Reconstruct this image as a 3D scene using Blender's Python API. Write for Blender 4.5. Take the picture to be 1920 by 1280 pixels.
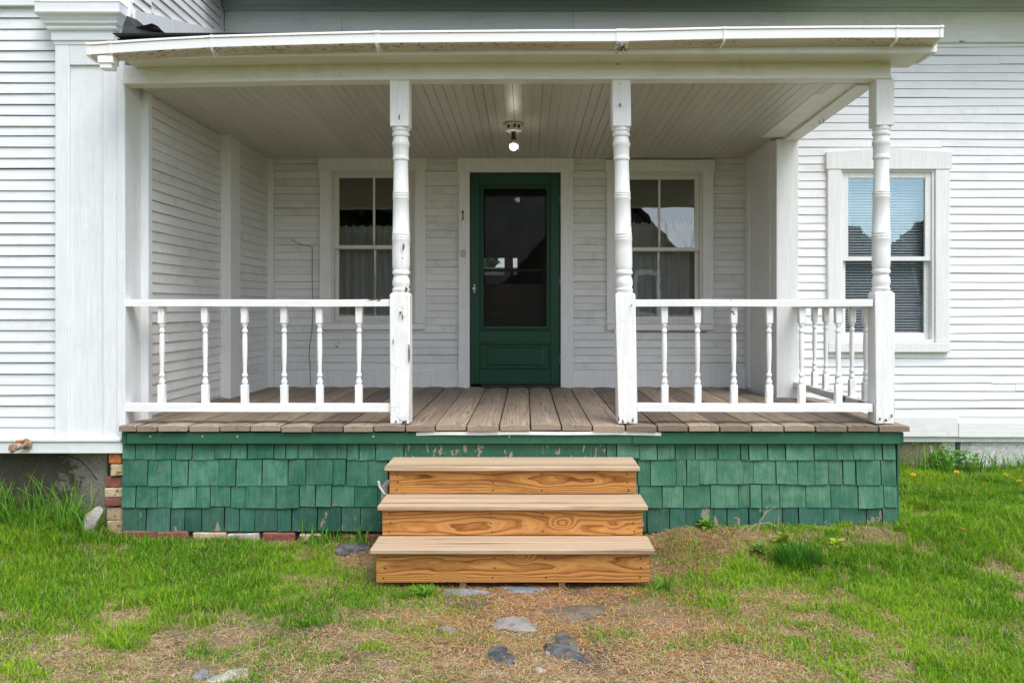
import bpy, bmesh, math, random
import numpy as np
from mathutils import Vector, Matrix

random.seed(7)
rng = np.random.default_rng(11)
SC = bpy.context.scene
for o in list(bpy.data.objects):
    bpy.data.objects.remove(o)
COL = SC.collection
R = math.radians

# ------------------------------------------------------------------ camera
F = 1500.0            # focal length in photo pixels (1920 wide)
CX, CY = 986.0, 581.0 # principal point
CAMY, CAMZ = -5.08, 1.41
cam_d = bpy.data.cameras.new("camera")
cam_d.sensor_width = 36.0
cam_d.lens = F / 1920 * 36
cam_d.shift_x = (960 - CX) / 1920
cam_d.shift_y = (CY - 640) / 1920
cam_d.clip_start = 0.05
cam_d.clip_end = 500
cam = bpy.data.objects.new("camera", cam_d)
cam.location = (0, CAMY, CAMZ)
cam.rotation_euler = (R(90), 0, 0)
COL.objects.link(cam)
SC.camera = cam

# ------------------------------------------------------------------ world and sun
W_ = bpy.data.worlds.new("World")
SC.world = W_
W_.use_nodes = True
nt = W_.node_tree
nt.nodes.clear()
sky = nt.nodes.new("ShaderNodeTexSky")
sky.sky_type = 'NISHITA'
sky.sun_disc = False
sky.sun_elevation = R(60)
sky.sun_rotation = R(148)
sky.altitude = 100
sky.air_density = 1.0
sky.dust_density = 2.0
sky.ozone_density = 1.0
hs = nt.nodes.new("ShaderNodeHueSaturation")
hs.inputs["Saturation"].default_value = 0.58
nt.links.new(sky.outputs[0], hs.inputs["Color"])
bg = nt.nodes.new("ShaderNodeBackground")
bg.inputs["Strength"].default_value = 0.15
nt.links.new(hs.outputs[0], bg.inputs["Color"])
wo = nt.nodes.new("ShaderNodeOutputWorld")
nt.links.new(bg.outputs[0], wo.inputs["Surface"])

sun_d = bpy.data.lights.new("sun", 'SUN')
sun_d.energy = 1.5
sun_d.angle = R(40)
sun_d.color = (1.0, 0.985, 0.965)
sun = bpy.data.objects.new("sun", sun_d)
COL.objects.link(sun)
el, az = R(60), R(148)
sdir = Vector((math.sin(az) * math.cos(el), math.cos(az) * math.cos(el), math.sin(el)))
sun.rotation_euler = sdir.to_track_quat('Z', 'Y').to_euler()

SC.view_settings.view_transform = 'Standard'
SC.view_settings.look = 'None'
SC.view_settings.gamma = 1
SC.view_settings.use_curve_mapping = False
SC.view_settings.exposure = 0.93
SC.render.engine = 'CYCLES'
SC.cycles.max_bounces = 8
SC.cycles.diffuse_bounces = 5
SC.cycles.glossy_bounces = 4
SC.cycles.transparent_max_bounces = 12
SC.cycles.caustics_reflective = False
SC.cycles.caustics_refractive = False

# ------------------------------------------------------------------ photo -> world helpers (authoring measurements)
def X(px, D): return (px - CX) * D / F
def Z(py, D): return CAMZ - (py - CY) * D / F
def Y(D): return D + CAMY

# ------------------------------------------------------------------ node helpers
def nd(nt, typ, ins=None, **props):
    n = nt.nodes.new(typ)
    for k, v in props.items():
        setattr(n, k, v)
    for k, v in (ins or {}).items():
        if isinstance(v, bpy.types.NodeSocket):
            nt.links.new(v, n.inputs[k])
        else:
            n.inputs[k].default_value = v
    return n
def mth(nt, op, a, b=0.0, c=None, clamp=False):
    ins = {0: a, 1: b}
    if c is not None: ins[2] = c
    return nd(nt, "ShaderNodeMath", ins, operation=op, use_clamp=clamp).outputs[0]
def smooth(nt, v, lo, hi):
    n = nd(nt, "ShaderNodeMapRange", {0: v, 1: lo, 2: hi, 3: 0.0, 4: 1.0}, interpolation_type='SMOOTHSTEP')
    return n.outputs[0]
def c4(c): return (c[0], c[1], c[2], 1.0)
def mix(nt, f, a, b, blend='MIX'):
    n = nt.nodes.new("ShaderNodeMix")
    n.data_type = 'RGBA'
    n.blend_type = blend
    def put(s, v):
        if isinstance(v, bpy.types.NodeSocket): nt.links.new(v, s)
        elif isinstance(v, (int, float)): s.default_value = v
        else: s.default_value = c4(v)
    put(n.inputs[0], f); put(n.inputs[6], a); put(n.inputs[7], b)
    return n.outputs[2]
def noise(nt, vec, scale, detail=3, rough=0.55, dist=0.0):
    return nd(nt, "ShaderNodeTexNoise", {"Vector": vec, "Scale": scale, "Detail": detail, "Roughness": rough, "Distortion": dist}).outputs[0]
def coords(nt, rnd=True):
    tc = nd(nt, "ShaderNodeTexCoord")
    v = tc.outputs["Object"]
    r = None
    oi = nd(nt, "ShaderNodeObjectInfo")
    r = oi.outputs["Random"]
    if rnd:
        sc = nd(nt, "ShaderNodeVectorMath", {0: (57.3, 91.7, 33.1), 3: r}, operation='SCALE')
        v = nd(nt, "ShaderNodeVectorMath", {0: v, 1: sc.outputs[0]}, operation='ADD').outputs[0]
    return v, r
def stretch(nt, v, s):
    return nd(nt, "ShaderNodeVectorMath", {0: v, 1: s}, operation='MULTIPLY').outputs[0]
def newmat(name):
    m = bpy.data.materials.new(name)
    m.use_nodes = True
    nt = m.node_tree
    nt.nodes.clear()
    out = nd(nt, "ShaderNodeOutputMaterial")
    b = nd(nt, "ShaderNodeBsdfPrincipled")
    nt.links.new(b.outputs[0], out.inputs[0])
    return m, nt, b, out
def bump(nt, b, h, strength=0.3, dist=0.01):
    n = nd(nt, "ShaderNodeBump", {"Height": h, "Strength": strength, "Distance": dist})
    nt.links.new(n.outputs[0], b.inputs["Normal"])

def paint(name, base, grime=(0.42, 0.41, 0.35), dirt=0.35, chip=0.0, grain=(4, 60, 60), rough=0.5, crack=0.0, vary=0.06,
          wood=(0.13, 0.11, 0.09), bumps=0.25, speck=0.35, chip_scale=9.0, streak=0.16, spec=0.4, dlo=0.40, dhi=0.75):
    m, nt, b, out = newmat(name)
    v, r = coords(nt)
    n1 = noise(nt, v, 2.2, 6, 0.6)
    n1b = noise(nt, v, 11.0, 5, 0.65)
    dirtf = mth(nt, 'MULTIPLY', mth(nt, 'MULTIPLY', smooth(nt, n1, dlo, dhi), smooth(nt, n1b, dlo - .1, dhi)), dirt, clamp=True)
    gv = stretch(nt, v, grain)
    n2 = noise(nt, gv, 1.0, 4, 0.6)
    col = mix(nt, dirtf, base, grime)
    lum = mth(nt, 'ADD', mth(nt, 'MULTIPLY', n2, streak * 2), 1.0 - streak)
    lum = mth(nt, 'MULTIPLY', lum, mth(nt, 'ADD', mth(nt, 'MULTIPLY', r, vary), 1.0 - vary / 2))
    cv = nd(nt, "ShaderNodeCombineXYZ", {0: lum, 1: lum, 2: lum}).outputs[0]
    col = mix(nt, 1.0, col, cv, 'MULTIPLY')
    sp = smooth(nt, noise(nt, v, 95.0, 2, 0.5), 0.70, 0.76)
    col = mix(nt, mth(nt, 'MULTIPLY', sp, speck), col, (0.16, 0.15, 0.12))
    h = mth(nt, 'ADD', mth(nt, 'MULTIPLY', n2, 0.5), mth(nt, 'MULTIPLY', noise(nt, v, 55.0, 3), 0.4))
    if crack > 0:
        cvv = nd(nt, "ShaderNodeTexVoronoi", {"Vector": mth_vec(nt, v), "Scale": 17.0}, feature='DISTANCE_TO_EDGE').outputs[0]
        oz = nd(nt, 'ShaderNodeSeparateXYZ', {0: nd(nt, 'ShaderNodeTexCoord').outputs['Object']}).outputs[2]
        ck = mth(nt, 'MULTIPLY', smooth(nt, cvv, 0.035, 0.0), smooth(nt, noise(nt, v, 6.0, 4), 0.46, 0.62))
        ck = mth(nt, 'MULTIPLY', ck, mth(nt, 'ADD', mth(nt, 'MULTIPLY', smooth(nt, oz, .95, .75), .8), .2))
        col = mix(nt, mth(nt, 'MULTIPLY', ck, crack), col, (0.3, 0.28, 0.25))
        h = mth(nt, 'SUBTRACT', h, mth(nt, 'MULTIPLY', ck, 0.8))
    if chip > 0:
        cn = noise(nt, stretch(nt, v, tuple(0.4 + 0.6 * min(1, g / max(grain)) for g in grain)), chip_scale, 5, 0.62, 0.3)
        thr = 0.74 - 0.20 * chip
        ch = mth(nt, 'MULTIPLY', smooth(nt, cn, thr, thr + 0.015), 1.0)
        wn = mix(nt, n2, tuple(c * 0.6 for c in wood), tuple(c * 1.5 for c in wood))
        col = mix(nt, ch, col, wn)
        h = mth(nt, 'SUBTRACT', h, mth(nt, 'MULTIPLY', ch, 0.9))
    nt.links.new(col, b.inputs["Base Color"])
    b.inputs["Roughness"].default_value = rough
    b.inputs["Specular IOR Level"].default_value = spec
    bump(nt, b, h, bumps, 0.004)
    return m
def mth_vec(nt, v):
    n = nd(nt, "ShaderNodeTexNoise", {"Vector": v, "Scale": 9.0, "Detail": 2.0})
    a = nd(nt, "ShaderNodeVectorMath", {0: n.outputs[1], 1: (0.10, 0.10, 0.16)}, operation='MULTIPLY').outputs[0]
    return nd(nt, "ShaderNodeVectorMath", {0: v, 1: a}, operation='ADD').outputs[0]

def wood(name, axis, early, late, weather=(0.3, 0.28, 0.25), weather_amt=0.0, freq=70.0, knots=0.0, rough=0.7, vary=0.25,
         wob=0.02, cen=0.10, bumps=0.3, fibre=0.35, stain=0.3, stain_s=(9, 3)):
    """solid wood: growth rings round an axis, so faces get cathedral grain and ends get arcs"""
    m, nt, b, out = newmat(name)
    tc = nd(nt, "ShaderNodeTexCoord").outputs["Object"]
    r = nd(nt, "ShaderNodeObjectInfo").outputs["Random"]
    off = nd(nt, "ShaderNodeVectorMath", {0: (57.3, 91.7, 33.1), 3: r}, operation='SCALE').outputs[0]
    vr = nd(nt, "ShaderNodeVectorMath", {0: tc, 1: off}, operation='ADD').outputs[0]
    s = nd(nt, "ShaderNodeSeparateXYZ", {0: tc})
    ax = 'XYZ'.index(axis)
    o1, o2 = [i for i in range(3) if i != ax]
    u, w_, l = s.outputs[o1], s.outputs[o2], s.outputs[ax]
    r2 = mth(nt, 'FRACT', mth(nt, 'MULTIPLY', r, 17.31))
    r3 = mth(nt, 'FRACT', mth(nt, 'MULTIPLY', r, 41.77))
    # ring centre: across the board, and below / behind it
    if axis == 'Y':   # deck board: width u = X, thickness = Z
        cu = mth(nt, 'MULTIPLY', mth(nt, 'SUBTRACT', r2, 0.5), 0.12)
        cw = mth(nt, 'SUBTRACT', mth(nt, 'MULTIPLY', r3, -0.05), cen * 0.25)
    else:             # riser or tread: o1 = Y, o2 = Z
        cu = mth(nt, 'ADD', mth(nt, 'MULTIPLY', r2, 0.03), cen * 0.45)
        cw = mth(nt, 'MULTIPLY', mth(nt, 'SUBTRACT', r3, 0.5), 0.09)
    sl = [7.0, 7.0, 7.0]; sl[ax] = 1.5
    nz = noise(nt, stretch(nt, vr, tuple(sl)), 1.0, 3, 0.5)
    nz2 = noise(nt, nd(nt, "ShaderNodeVectorMath", {0: stretch(nt, vr, tuple(sl)), 1: (13.1, 4.7, 8.9)}, operation='ADD').outputs[0], 1.0, 3, 0.5)
    du = mth(nt, 'ADD', mth(nt, 'SUBTRACT', u, cu), mth(nt, 'MULTIPLY', mth(nt, 'SUBTRACT', nz, 0.5), wob * 3))
    dw = mth(nt, 'ADD', mth(nt, 'SUBTRACT', w_, cw), mth(nt, 'MULTIPLY', mth(nt, 'SUBTRACT', nz2, 0.5), wob * 3))
    rad = mth(nt, 'SQRT', mth(nt, 'ADD', mth(nt, 'MULTIPLY', du, du), mth(nt, 'MULTIPLY', dw, dw)))
    knotmask = None
    if knots > 0:
        ks = [0.0, 0.0, 0.0]; ks[ax] = 3.2; ks[o2] = 6.5
        kv = nd(nt, "ShaderNodeTexVoronoi", {"Vector": stretch(nt, vr, tuple(ks)), "Scale": 1.0, "Randomness": 1.0}, feature='F1')
        kd = kv.outputs["Distance"]
        ksel = mth(nt, 'GREATER_THAN', nd(nt, "ShaderNodeSeparateXYZ", {0: kv.outputs["Color"]}).outputs[0], 1.0 - knots)
        infl = mth(nt, 'MULTIPLY', smooth(nt, kd, 0.36, 0.0), ksel)
        rad = mth(nt, 'ADD', rad, mth(nt, 'MULTIPLY', infl, 0.035))
        knotmask = mth(nt, 'MULTIPLY', smooth(nt, kd, 0.10, 0.065), ksel)
        kring = mth(nt, 'MULTIPLY', mth(nt, 'MULTIPLY', smooth(nt, kd, 0.125, 0.10), smooth(nt, kd, 0.07, 0.10)), ksel)
    ph = mth(nt, 'FRACT', mth(nt, 'MULTIPLY', rad, freq))
    late_f = mth(nt, 'MULTIPLY', smooth(nt, ph, 0.25, 0.86), smooth(nt, ph, 1.0, 0.92))
    ph3 = mth(nt, 'FRACT', mth(nt, 'MULTIPLY', rad, freq * 3.3))
    late_f = mth(nt, 'ADD', mth(nt, 'MULTIPLY', late_f, .85), mth(nt, 'MULTIPLY', mth(nt, 'MULTIPLY', smooth(nt, ph3, .3, .9), smooth(nt, ph3, 1.0, .9)), .34))
    fs = [260.0, 260.0, 260.0]; fs[ax] = 5.0
    fb = noise(nt, stretch(nt, vr, tuple(fs)), 1.0, 3, 0.6)
    fs2 = [45.0, 45.0, 45.0]; fs2[ax] = 2.0
    fb2 = noise(nt, stretch(nt, vr, tuple(fs2)), 1.0, 3, 0.6)
    late_f = mth(nt, 'MULTIPLY', late_f, mth(nt, 'ADD', mth(nt, 'MULTIPLY', fb2, 0.8), 0.35), clamp=True)
    col = mix(nt, late_f, early, late)
    if knotmask is not None:
        kc = mix(nt, fb, tuple(c * 0.35 for c in late), tuple(c * 0.9 for c in late))
        col = mix(nt, mth(nt, 'MULTIPLY', knotmask, 0.85), col, kc)
        col = mix(nt, mth(nt, 'MULTIPLY', kring, 0.7), col, tuple(c * 0.25 for c in late))
    wn = noise(nt, vr, 3.5, 5, 0.6)
    if weather_amt > 0:
        wf = mth(nt, 'MULTIPLY', smooth(nt, wn, 0.25, 0.75), weather_amt, clamp=True)
        wc = mix(nt, fb2, tuple(c * 0.55 for c in weather), tuple(c * 1.35 for c in weather))
        col = mix(nt, wf, col, wc)
    lum = mth(nt, 'ADD', mth(nt, 'MULTIPLY', mth(nt, 'SUBTRACT', fb, 0.5), fibre), 1.0)
    lum = mth(nt, 'MULTIPLY', lum, mth(nt, 'ADD', mth(nt, 'MULTIPLY', r2, vary), 1.0 - vary / 2))
    cv = nd(nt, "ShaderNodeCombineXYZ", {0: lum, 1: lum, 2: lum}).outputs[0]
    col = mix(nt, 1.0, col, cv, 'MULTIPLY')
    st = smooth(nt, noise(nt, stretch(nt, vr, tuple([stain_s[0] if i != ax else stain_s[1] for i in range(3)])), 1.0, 4, 0.6), 0.54, 0.70)
    col = mix(nt, mth(nt, 'MULTIPLY', st, stain), col, tuple(c * 0.3 for c in late))
    nt.links.new(col, b.inputs["Base Color"])
    b.inputs["Roughness"].default_value = rough
    b.inputs["Specular IOR Level"].default_value = .15
    bump(nt, b, mth(nt, 'ADD', mth(nt, 'MULTIPLY', fb, 0.6), mth(nt, 'MULTIPLY', late_f, 0.6)), bumps, 0.003)
    return m

def plain(name, col, rough=0.5, metal=0.0, n=0.25, scale=30.0, bumps=0.15, emit=0.0):
    m, nt, b, out = newmat(name)
    v, r = coords(nt)
    k = noise(nt, v, scale, 4, 0.6)
    c = mix(nt, k, tuple(x * (1 - n) for x in col), tuple(x * (1 + n) for x in col))
    nt.links.new(c, b.inputs["Base Color"])
    b.inputs["Roughness"].default_value = rough
    b.inputs["Metallic"].default_value = metal
    if emit:
        b.inputs["Emission Color"].default_value = c4(col)
        b.inputs["Emission Strength"].default_value = emit
    bump(nt, b, k, bumps, 0.003)
    return m

def mottled(name, cols, scale=8.0, rough=0.85, bumps=0.6, fine=60.0, dist=0.01):
    """stone, concrete, brick: patches of several colours with fine grit"""
    m, nt, b, out = newmat(name)
    v, r = coords(nt)
    a = noise(nt, v, scale, 6, 0.65, 0.4)
    a2 = noise(nt, v, scale * 2.7, 5, 0.6)
    f = noise(nt, v, fine, 4, 0.6)
    col = mix(nt, smooth(nt, a, 0.42, 0.58), cols[0], cols[1])
    if len(cols) > 2:
        col = mix(nt, smooth(nt, a2, 0.52, 0.66), col, cols[2])
    lum = mth(nt, 'ADD', mth(nt, 'MULTIPLY', f, 0.7), 0.65)
    cv = nd(nt, "ShaderNodeCombineXYZ", {0: lum, 1: lum, 2: lum}).outputs[0]
    col = mix(nt, 1.0, col, cv, 'MULTIPLY')
    nt.links.new(col, b.inputs["Base Color"])
    b.inputs["Roughness"].default_value = rough
    bump(nt, b, mth(nt, 'ADD', mth(nt, 'MULTIPLY', a2, 0.7), mth(nt, 'MULTIPLY', f, 0.5)), bumps, dist)
    return m

def glass(name, refl=1.0, wav=0.0, tint=(0.93, 0.95, 0.95), rcol=(1, 1, 1)):
    m = bpy.data.materials.new(name)
    m.use_nodes = True
    nt = m.node_tree
    nt.nodes.clear()
    out = nd(nt, "ShaderNodeOutputMaterial")
    tr = nd(nt, "ShaderNodeBsdfTransparent", {"Color": c4(tint)})
    gl = nd(nt, "ShaderNodeBsdfGlossy", {"Roughness": 0.0, "Color": c4(rcol)})
    lw = nd(nt, "ShaderNodeLayerWeight", {"Blend": 0.5})
    f = mth(nt, 'POWER', lw.outputs["Facing"], 5.0)
    f = mth(nt, 'MULTIPLY', mth(nt, 'ADD', mth(nt, 'MULTIPLY', f, 0.94), 0.05), refl, clamp=True)
    if wav > 0:
        v, r = coords(nt)
        h = noise(nt, v, 4.0, 2, 0.5)
        bn = nd(nt, "ShaderNodeBump", {"Height": h, "Strength": wav, "Distance": 0.02})
        nt.links.new(bn.outputs[0], gl.inputs["Normal"])
    mx = nd(nt, "ShaderNodeMixShader", {0: f, 1: tr.outputs[0], 2: gl.outputs[0]})
    nt.links.new(mx.outputs[0], out.inputs[0])
    return m

def sheer(name, col, clear=0.35, scale=(60, 60, 3)):
    m = bpy.data.materials.new(name)
    m.use_nodes = True
    nt = m.node_tree
    nt.nodes.clear()
    out = nd(nt, "ShaderNodeOutputMaterial")
    v, r = coords(nt)
    k = noise(nt, stretch(nt, v, scale), 1.0, 3, 0.5)
    d = nd(nt, "ShaderNodeBsdfDiffuse", {"Color": c4(col)})
    t = nd(nt, "ShaderNodeBsdfTranslucent", {"Color": c4(col)})
    a = nd(nt, "ShaderNodeMixShader", {0: 0.35, 1: d.outputs[0], 2: t.outputs[0]})
    tr = nd(nt, "ShaderNodeBsdfTransparent", {"Color": (1, 1, 1, 1)})
    f = mth(nt, 'ADD', mth(nt, 'MULTIPLY', k, 0.5), clear - 0.25, clamp=True)
    mx = nd(nt, "ShaderNodeMixShader", {0: f, 1: a.outputs[0], 2: tr.outputs[0]})
    nt.links.new(mx.outputs[0], out.inputs[0])
    return m

def attr_mat(name, rough=0.6, transl=0.35, spec=0.25):
    m, nt, b, out = newmat(name)
    a = nd(nt, "ShaderNodeAttribute", attribute_name="tint")
    nt.links.new(a.outputs["Color"], b.inputs["Base Color"])
    b.inputs["Roughness"].default_value = rough
    b.inputs["Specular IOR Level"].default_value = spec
    if transl > 0:
        t = nd(nt, "ShaderNodeBsdfTranslucent")
        nt.links.new(a.outputs["Color"], t.inputs["Color"])
        mx = nd(nt, "ShaderNodeMixShader", {0: transl, 1: b.outputs[0], 2: t.outputs[0]})
        nt.links.new(mx.outputs[0], out.inputs[0])
    return m

M = {}
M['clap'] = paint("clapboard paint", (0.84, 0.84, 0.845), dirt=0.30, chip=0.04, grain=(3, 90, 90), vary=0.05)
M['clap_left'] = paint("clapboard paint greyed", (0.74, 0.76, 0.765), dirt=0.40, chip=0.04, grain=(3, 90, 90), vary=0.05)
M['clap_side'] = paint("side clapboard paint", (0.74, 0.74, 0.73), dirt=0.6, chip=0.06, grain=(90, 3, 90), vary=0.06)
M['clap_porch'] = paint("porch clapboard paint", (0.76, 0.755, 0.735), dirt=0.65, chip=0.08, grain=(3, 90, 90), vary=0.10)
M['trim'] = paint("trim paint", (0.80, 0.80, 0.79), dirt=0.22, chip=0.10, grain=(70, 70, 4), vary=0.03)
M['trim_h'] = paint("trim paint along", (0.80, 0.80, 0.79), dirt=0.30, chip=0.15, grain=(4, 70, 70), vary=0.03)
M['trim_left'] = paint("wing trim paint", (0.75, 0.77, 0.78), dirt=0.22, chip=0.14, grain=(70, 70, 4), vary=0.03, speck=0.5)
M['trim_left_h'] = paint("wing trim paint along", (0.75, 0.77, 0.78), dirt=0.3, chip=0.22, grain=(4, 70, 70), vary=0.03, speck=0.5)
M['trim_porch'] = paint("porch trim paint", (0.79, 0.79, 0.78), dirt=0.2, chip=0.08, grain=(70, 70, 4), vary=0.03)
M['sash'] = paint("sash paint", (0.70, 0.68, 0.62), dirt=0.4, chip=0.1, grain=(40, 40, 40), vary=0.02)
M['sash_new'] = paint("clean sash", (0.80, 0.80, 0.80), dirt=0.1, chip=0.0, grain=(40, 40, 40), vary=0.02, speck=0.05)
M['post'] = paint("post paint", (0.83, 0.83, 0.82), dirt=0.25, chip=0.26, grain=(60, 60, 5), crack=0.16, vary=0.02, chip_scale=11.0, bumps=0.35)
M['post_crack'] = paint("cracked post paint", (0.84, 0.84, 0.83), dirt=0.22, chip=0.34, grain=(60, 60, 5), crack=0.75, vary=0.02, chip_scale=11.0, bumps=0.5)
M['rail'] = paint("rail paint", (0.84, 0.84, 0.83), dirt=0.2, chip=0.40, grain=(5, 60, 60), vary=0.03, chip_scale=14.0)
M['rail_side'] = paint("side rail paint worn", (0.74, 0.73, 0.71), dirt=0.6, chip=0.55, grain=(60, 5, 60), vary=0.03, chip_scale=14.0)
M['baluster'] = paint("baluster paint", (0.85, 0.85, 0.84), dirt=0.12, chip=0.25, grain=(60, 60, 5), vary=0.05)
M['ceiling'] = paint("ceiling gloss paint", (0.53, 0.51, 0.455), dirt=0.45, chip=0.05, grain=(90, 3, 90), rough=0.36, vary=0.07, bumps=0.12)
M['beam'] = paint("beam paint", (0.80, 0.79, 0.76), grime=(0.45, 0.43, 0.33), dirt=0.45, chip=0.12, grain=(4, 70, 70), vary=0.03)
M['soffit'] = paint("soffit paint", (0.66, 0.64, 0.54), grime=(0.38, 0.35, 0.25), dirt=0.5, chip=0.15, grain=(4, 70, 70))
M['cornice'] = paint("cornice paint", (0.47, 0.52, 0.57), dirt=0.3, chip=0.05, grain=(4, 70, 70))
M['green'] = paint("green shingle paint", (0.030, 0.128, 0.078), grime=(0.090, 0.215, 0.148), dirt=0.9, chip=0.36, grain=(90, 90, 5), rough=0.62,
                   vary=0.32, wood=(0.20, 0.19, 0.15), bumps=0.9, speck=0.6, chip_scale=30.0, streak=0.50, spec=0.15, dlo=.33, dhi=.60)
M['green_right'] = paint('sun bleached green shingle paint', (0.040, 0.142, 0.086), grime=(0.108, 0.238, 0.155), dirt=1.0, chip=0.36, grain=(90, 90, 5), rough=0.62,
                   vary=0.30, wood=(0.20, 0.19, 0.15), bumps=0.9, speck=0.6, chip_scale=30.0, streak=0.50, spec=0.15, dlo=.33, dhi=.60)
M['shadow_green'] = plain('painted shadow on shingle laps and edges', (.022, .034, .026), .9, n=.5, scale=60)  # dark tone stands in for shadow at the shingle laps and gaps
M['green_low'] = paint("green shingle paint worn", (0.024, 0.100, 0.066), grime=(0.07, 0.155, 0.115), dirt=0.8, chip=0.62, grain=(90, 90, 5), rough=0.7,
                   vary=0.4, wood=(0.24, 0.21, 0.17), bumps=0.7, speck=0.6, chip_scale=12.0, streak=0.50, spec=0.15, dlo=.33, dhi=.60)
M['green_trim'] = paint("green trim paint", (0.024, 0.118, 0.064), grime=(0.06, 0.18, 0.115), dirt=0.6, chip=0.25, grain=(5, 90, 90), rough=0.6, vary=0.15,
                   wood=(0.25, 0.22, 0.17), bumps=0.5)
M['green_peel'] = paint("green paint peeling", (0.028, 0.128, 0.07), grime=(0.06, 0.18, 0.115), dirt=0.6, chip=0.78, grain=(90, 90, 4), rough=0.65, vary=0.1,
                   wood=(0.34, 0.29, 0.20), bumps=0.7, chip_scale=34.0, streak=0.4)
M['door'] = paint("door green paint", (0.0035, 0.052, 0.024), grime=(0.008, 0.062, 0.032), dirt=0.4, chip=0.05, grain=(60, 60, 5), rough=0.42, speck=0.1, wood=(0.05, 0.05, 0.04), bumps=0.2)
M['deck'] = wood("weathered deck board", 'Y', (0.36, 0.285, 0.215), (0.13, 0.092, 0.065), weather=(0.315, 0.255, 0.195), weather_amt=0.6, freq=95, vary=0.62, cen=0.12, wob=0.010, stain=0.35, fibre=1.0, bumps=0.6, stain_s=(30, 2))
M['riser'] = wood("fresh pine", 'X', (0.56, 0.275, 0.082), (0.19, 0.058, 0.011), freq=105, knots=0.55, vary=0.16, cen=0.16, wob=0.019, stain=0.30, rough=0.55, fibre=0.50, bumps=0.15)
M['tread'] = wood("bleached pine", 'X', (0.60, 0.45, 0.30), (0.30, 0.185, 0.10), weather=(0.47, 0.37, 0.26), weather_amt=0.75, freq=55, vary=0.15, cen=0.14, wob=0.012, stain=0.75, rough=0.65, fibre=0.6, stain_s=(20, 0.55))
M['gutter'] = None
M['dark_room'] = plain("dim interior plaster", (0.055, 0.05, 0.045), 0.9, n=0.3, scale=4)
M['dark_wood'] = plain("dark inner door", (0.075, 0.062, 0.05), 0.45, n=0.3, scale=20)
M['concrete'] = None
M['lap'] = plain('painted shadow line under clapboards', (.24, .235, .21), .9, n=.5, scale=60)  # these lap tones paint a deeper shadow line below each clapboard
M['lap_left'] = plain('dark painted shadow line under clapboards', (.20, .195, .18), .9, n=.6, scale=60)
M['lap_right'] = plain('pale painted shadow line under clapboards', (.42, .42, .41), .9, n=.6, scale=60)
M['slate'] = mottled("dark slate", [(0.045, 0.05, 0.06), (0.13, 0.13, 0.13), (0.18, 0.12, 0.05)], 9, 0.7, 0.8, 70, 0.02)
M['greystone'] = mottled("grey flat stone", [(0.22, 0.205, 0.18), (0.29, 0.265, 0.23), (0.16, 0.145, 0.13)], 9, 0.85, 0.6, 90, 0.01)
M['brownstone'] = mottled("brown half-buried stone", [(0.10, 0.085, 0.065), (0.17, 0.135, 0.09), (0.06, 0.06, 0.055)], 8, 0.8, 0.8, 70, 0.015)
M['bluestone'] = mottled("blue grey slab", [(0.14, 0.155, 0.18), (0.22, 0.225, 0.235)], 9, 0.8, 0.5, 90, 0.01)
M['whitestone'] = mottled("pale broken stone", [(0.34, 0.30, 0.26), (0.44, 0.40, 0.355), (0.25, 0.225, 0.19)], 9, 0.85, 0.6, 70, 0.01)
M['brick_red'] = mottled("red brown brick", [(0.19, 0.065, 0.045), (0.25, 0.09, 0.06), (0.14, 0.06, 0.05)], 14, 0.9, 0.6, 120, 0.006)
M['brick_orange'] = mottled("orange brick", [(0.50, 0.14, 0.035), (0.42, 0.11, 0.03), (0.5, 0.2, 0.08)], 14, 0.9, 0.6, 120, 0.006)
M['brick_tan'] = mottled("mortar smeared brick", [(0.44, 0.34, 0.20), (0.52, 0.42, 0.27), (0.22, 0.085, 0.06)], 11, 0.92, 0.8, 90, 0.01)
M['glass_a'] = glass("old window glass", 2.1, 0.02)
M['glass_b'] = glass("blinds window glass", 3.4, 0.006, (0.92, 0.95, 0.96), (0.66, 0.88, 1.0))
M['lace'] = sheer("sheer lace", (0.78, 0.75, 0.70), 0.30)
M['slat'] = plain("blind slat vinyl", (0.85, 0.85, 0.84), 0.4, n=0.04)
M['metal'] = plain("galvanized metal", (0.62, 0.62, 0.61), 0.4, 0.5, 0.15)
M['rust'] = mottled("rusty brass", [(0.22, 0.13, 0.08), (0.38, 0.33, 0.27), (0.45, 0.18, 0.05)], 40, 0.7, 0.5, 150, 0.004)
M['black'] = plain("black plastic", (0.012, 0.012, 0.012), 0.5)
M['felt'] = plain("torn roofing felt", (0.007, 0.007, 0.0075), 0.45, n=0.5, scale=40, bumps=0.8)
M['shingle_roof'] = plain("asphalt shingle", (0.02, 0.02, 0.02), 0.9, n=0.4, scale=80, bumps=0.6)
M['porcelain'] = plain("porcelain", (0.75, 0.74, 0.70), 0.25, n=0.06)
M['ivory'] = plain("ivory plastic", (0.52, 0.49, 0.38), 0.4, n=0.08)
M['rubber'] = plain("dark rubber", (0.02, 0.02, 0.02), 0.7)
M['bulb'] = plain("lit bulb", (1.0, 0.93, 0.78), 0.4, n=0.0, emit=14.0)
M['leaf'] = attr_mat("leaf", .6, .35, .12)
M['grass'] = attr_mat("grass blade", 0.7, 0.38, 0.06)
M['thatch'] = attr_mat("dry thatch", 0.9, 0.1, 0.04)
M['petal'] = plain("yellow petal", (0.75, 0.52, 0.02), 0.6, n=0.2, scale=300)
M['bark'] = mottled("bark", [(0.10, 0.085, 0.07), (0.2, 0.17, 0.14)], 12, 0.95, 0.8, 60, 0.02)
M['palebark'] = mottled("pale bark", [(0.30, 0.28, 0.23), (0.42, 0.39, 0.33)], 12, 0.95, 0.5, 60, 0.02)

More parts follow.
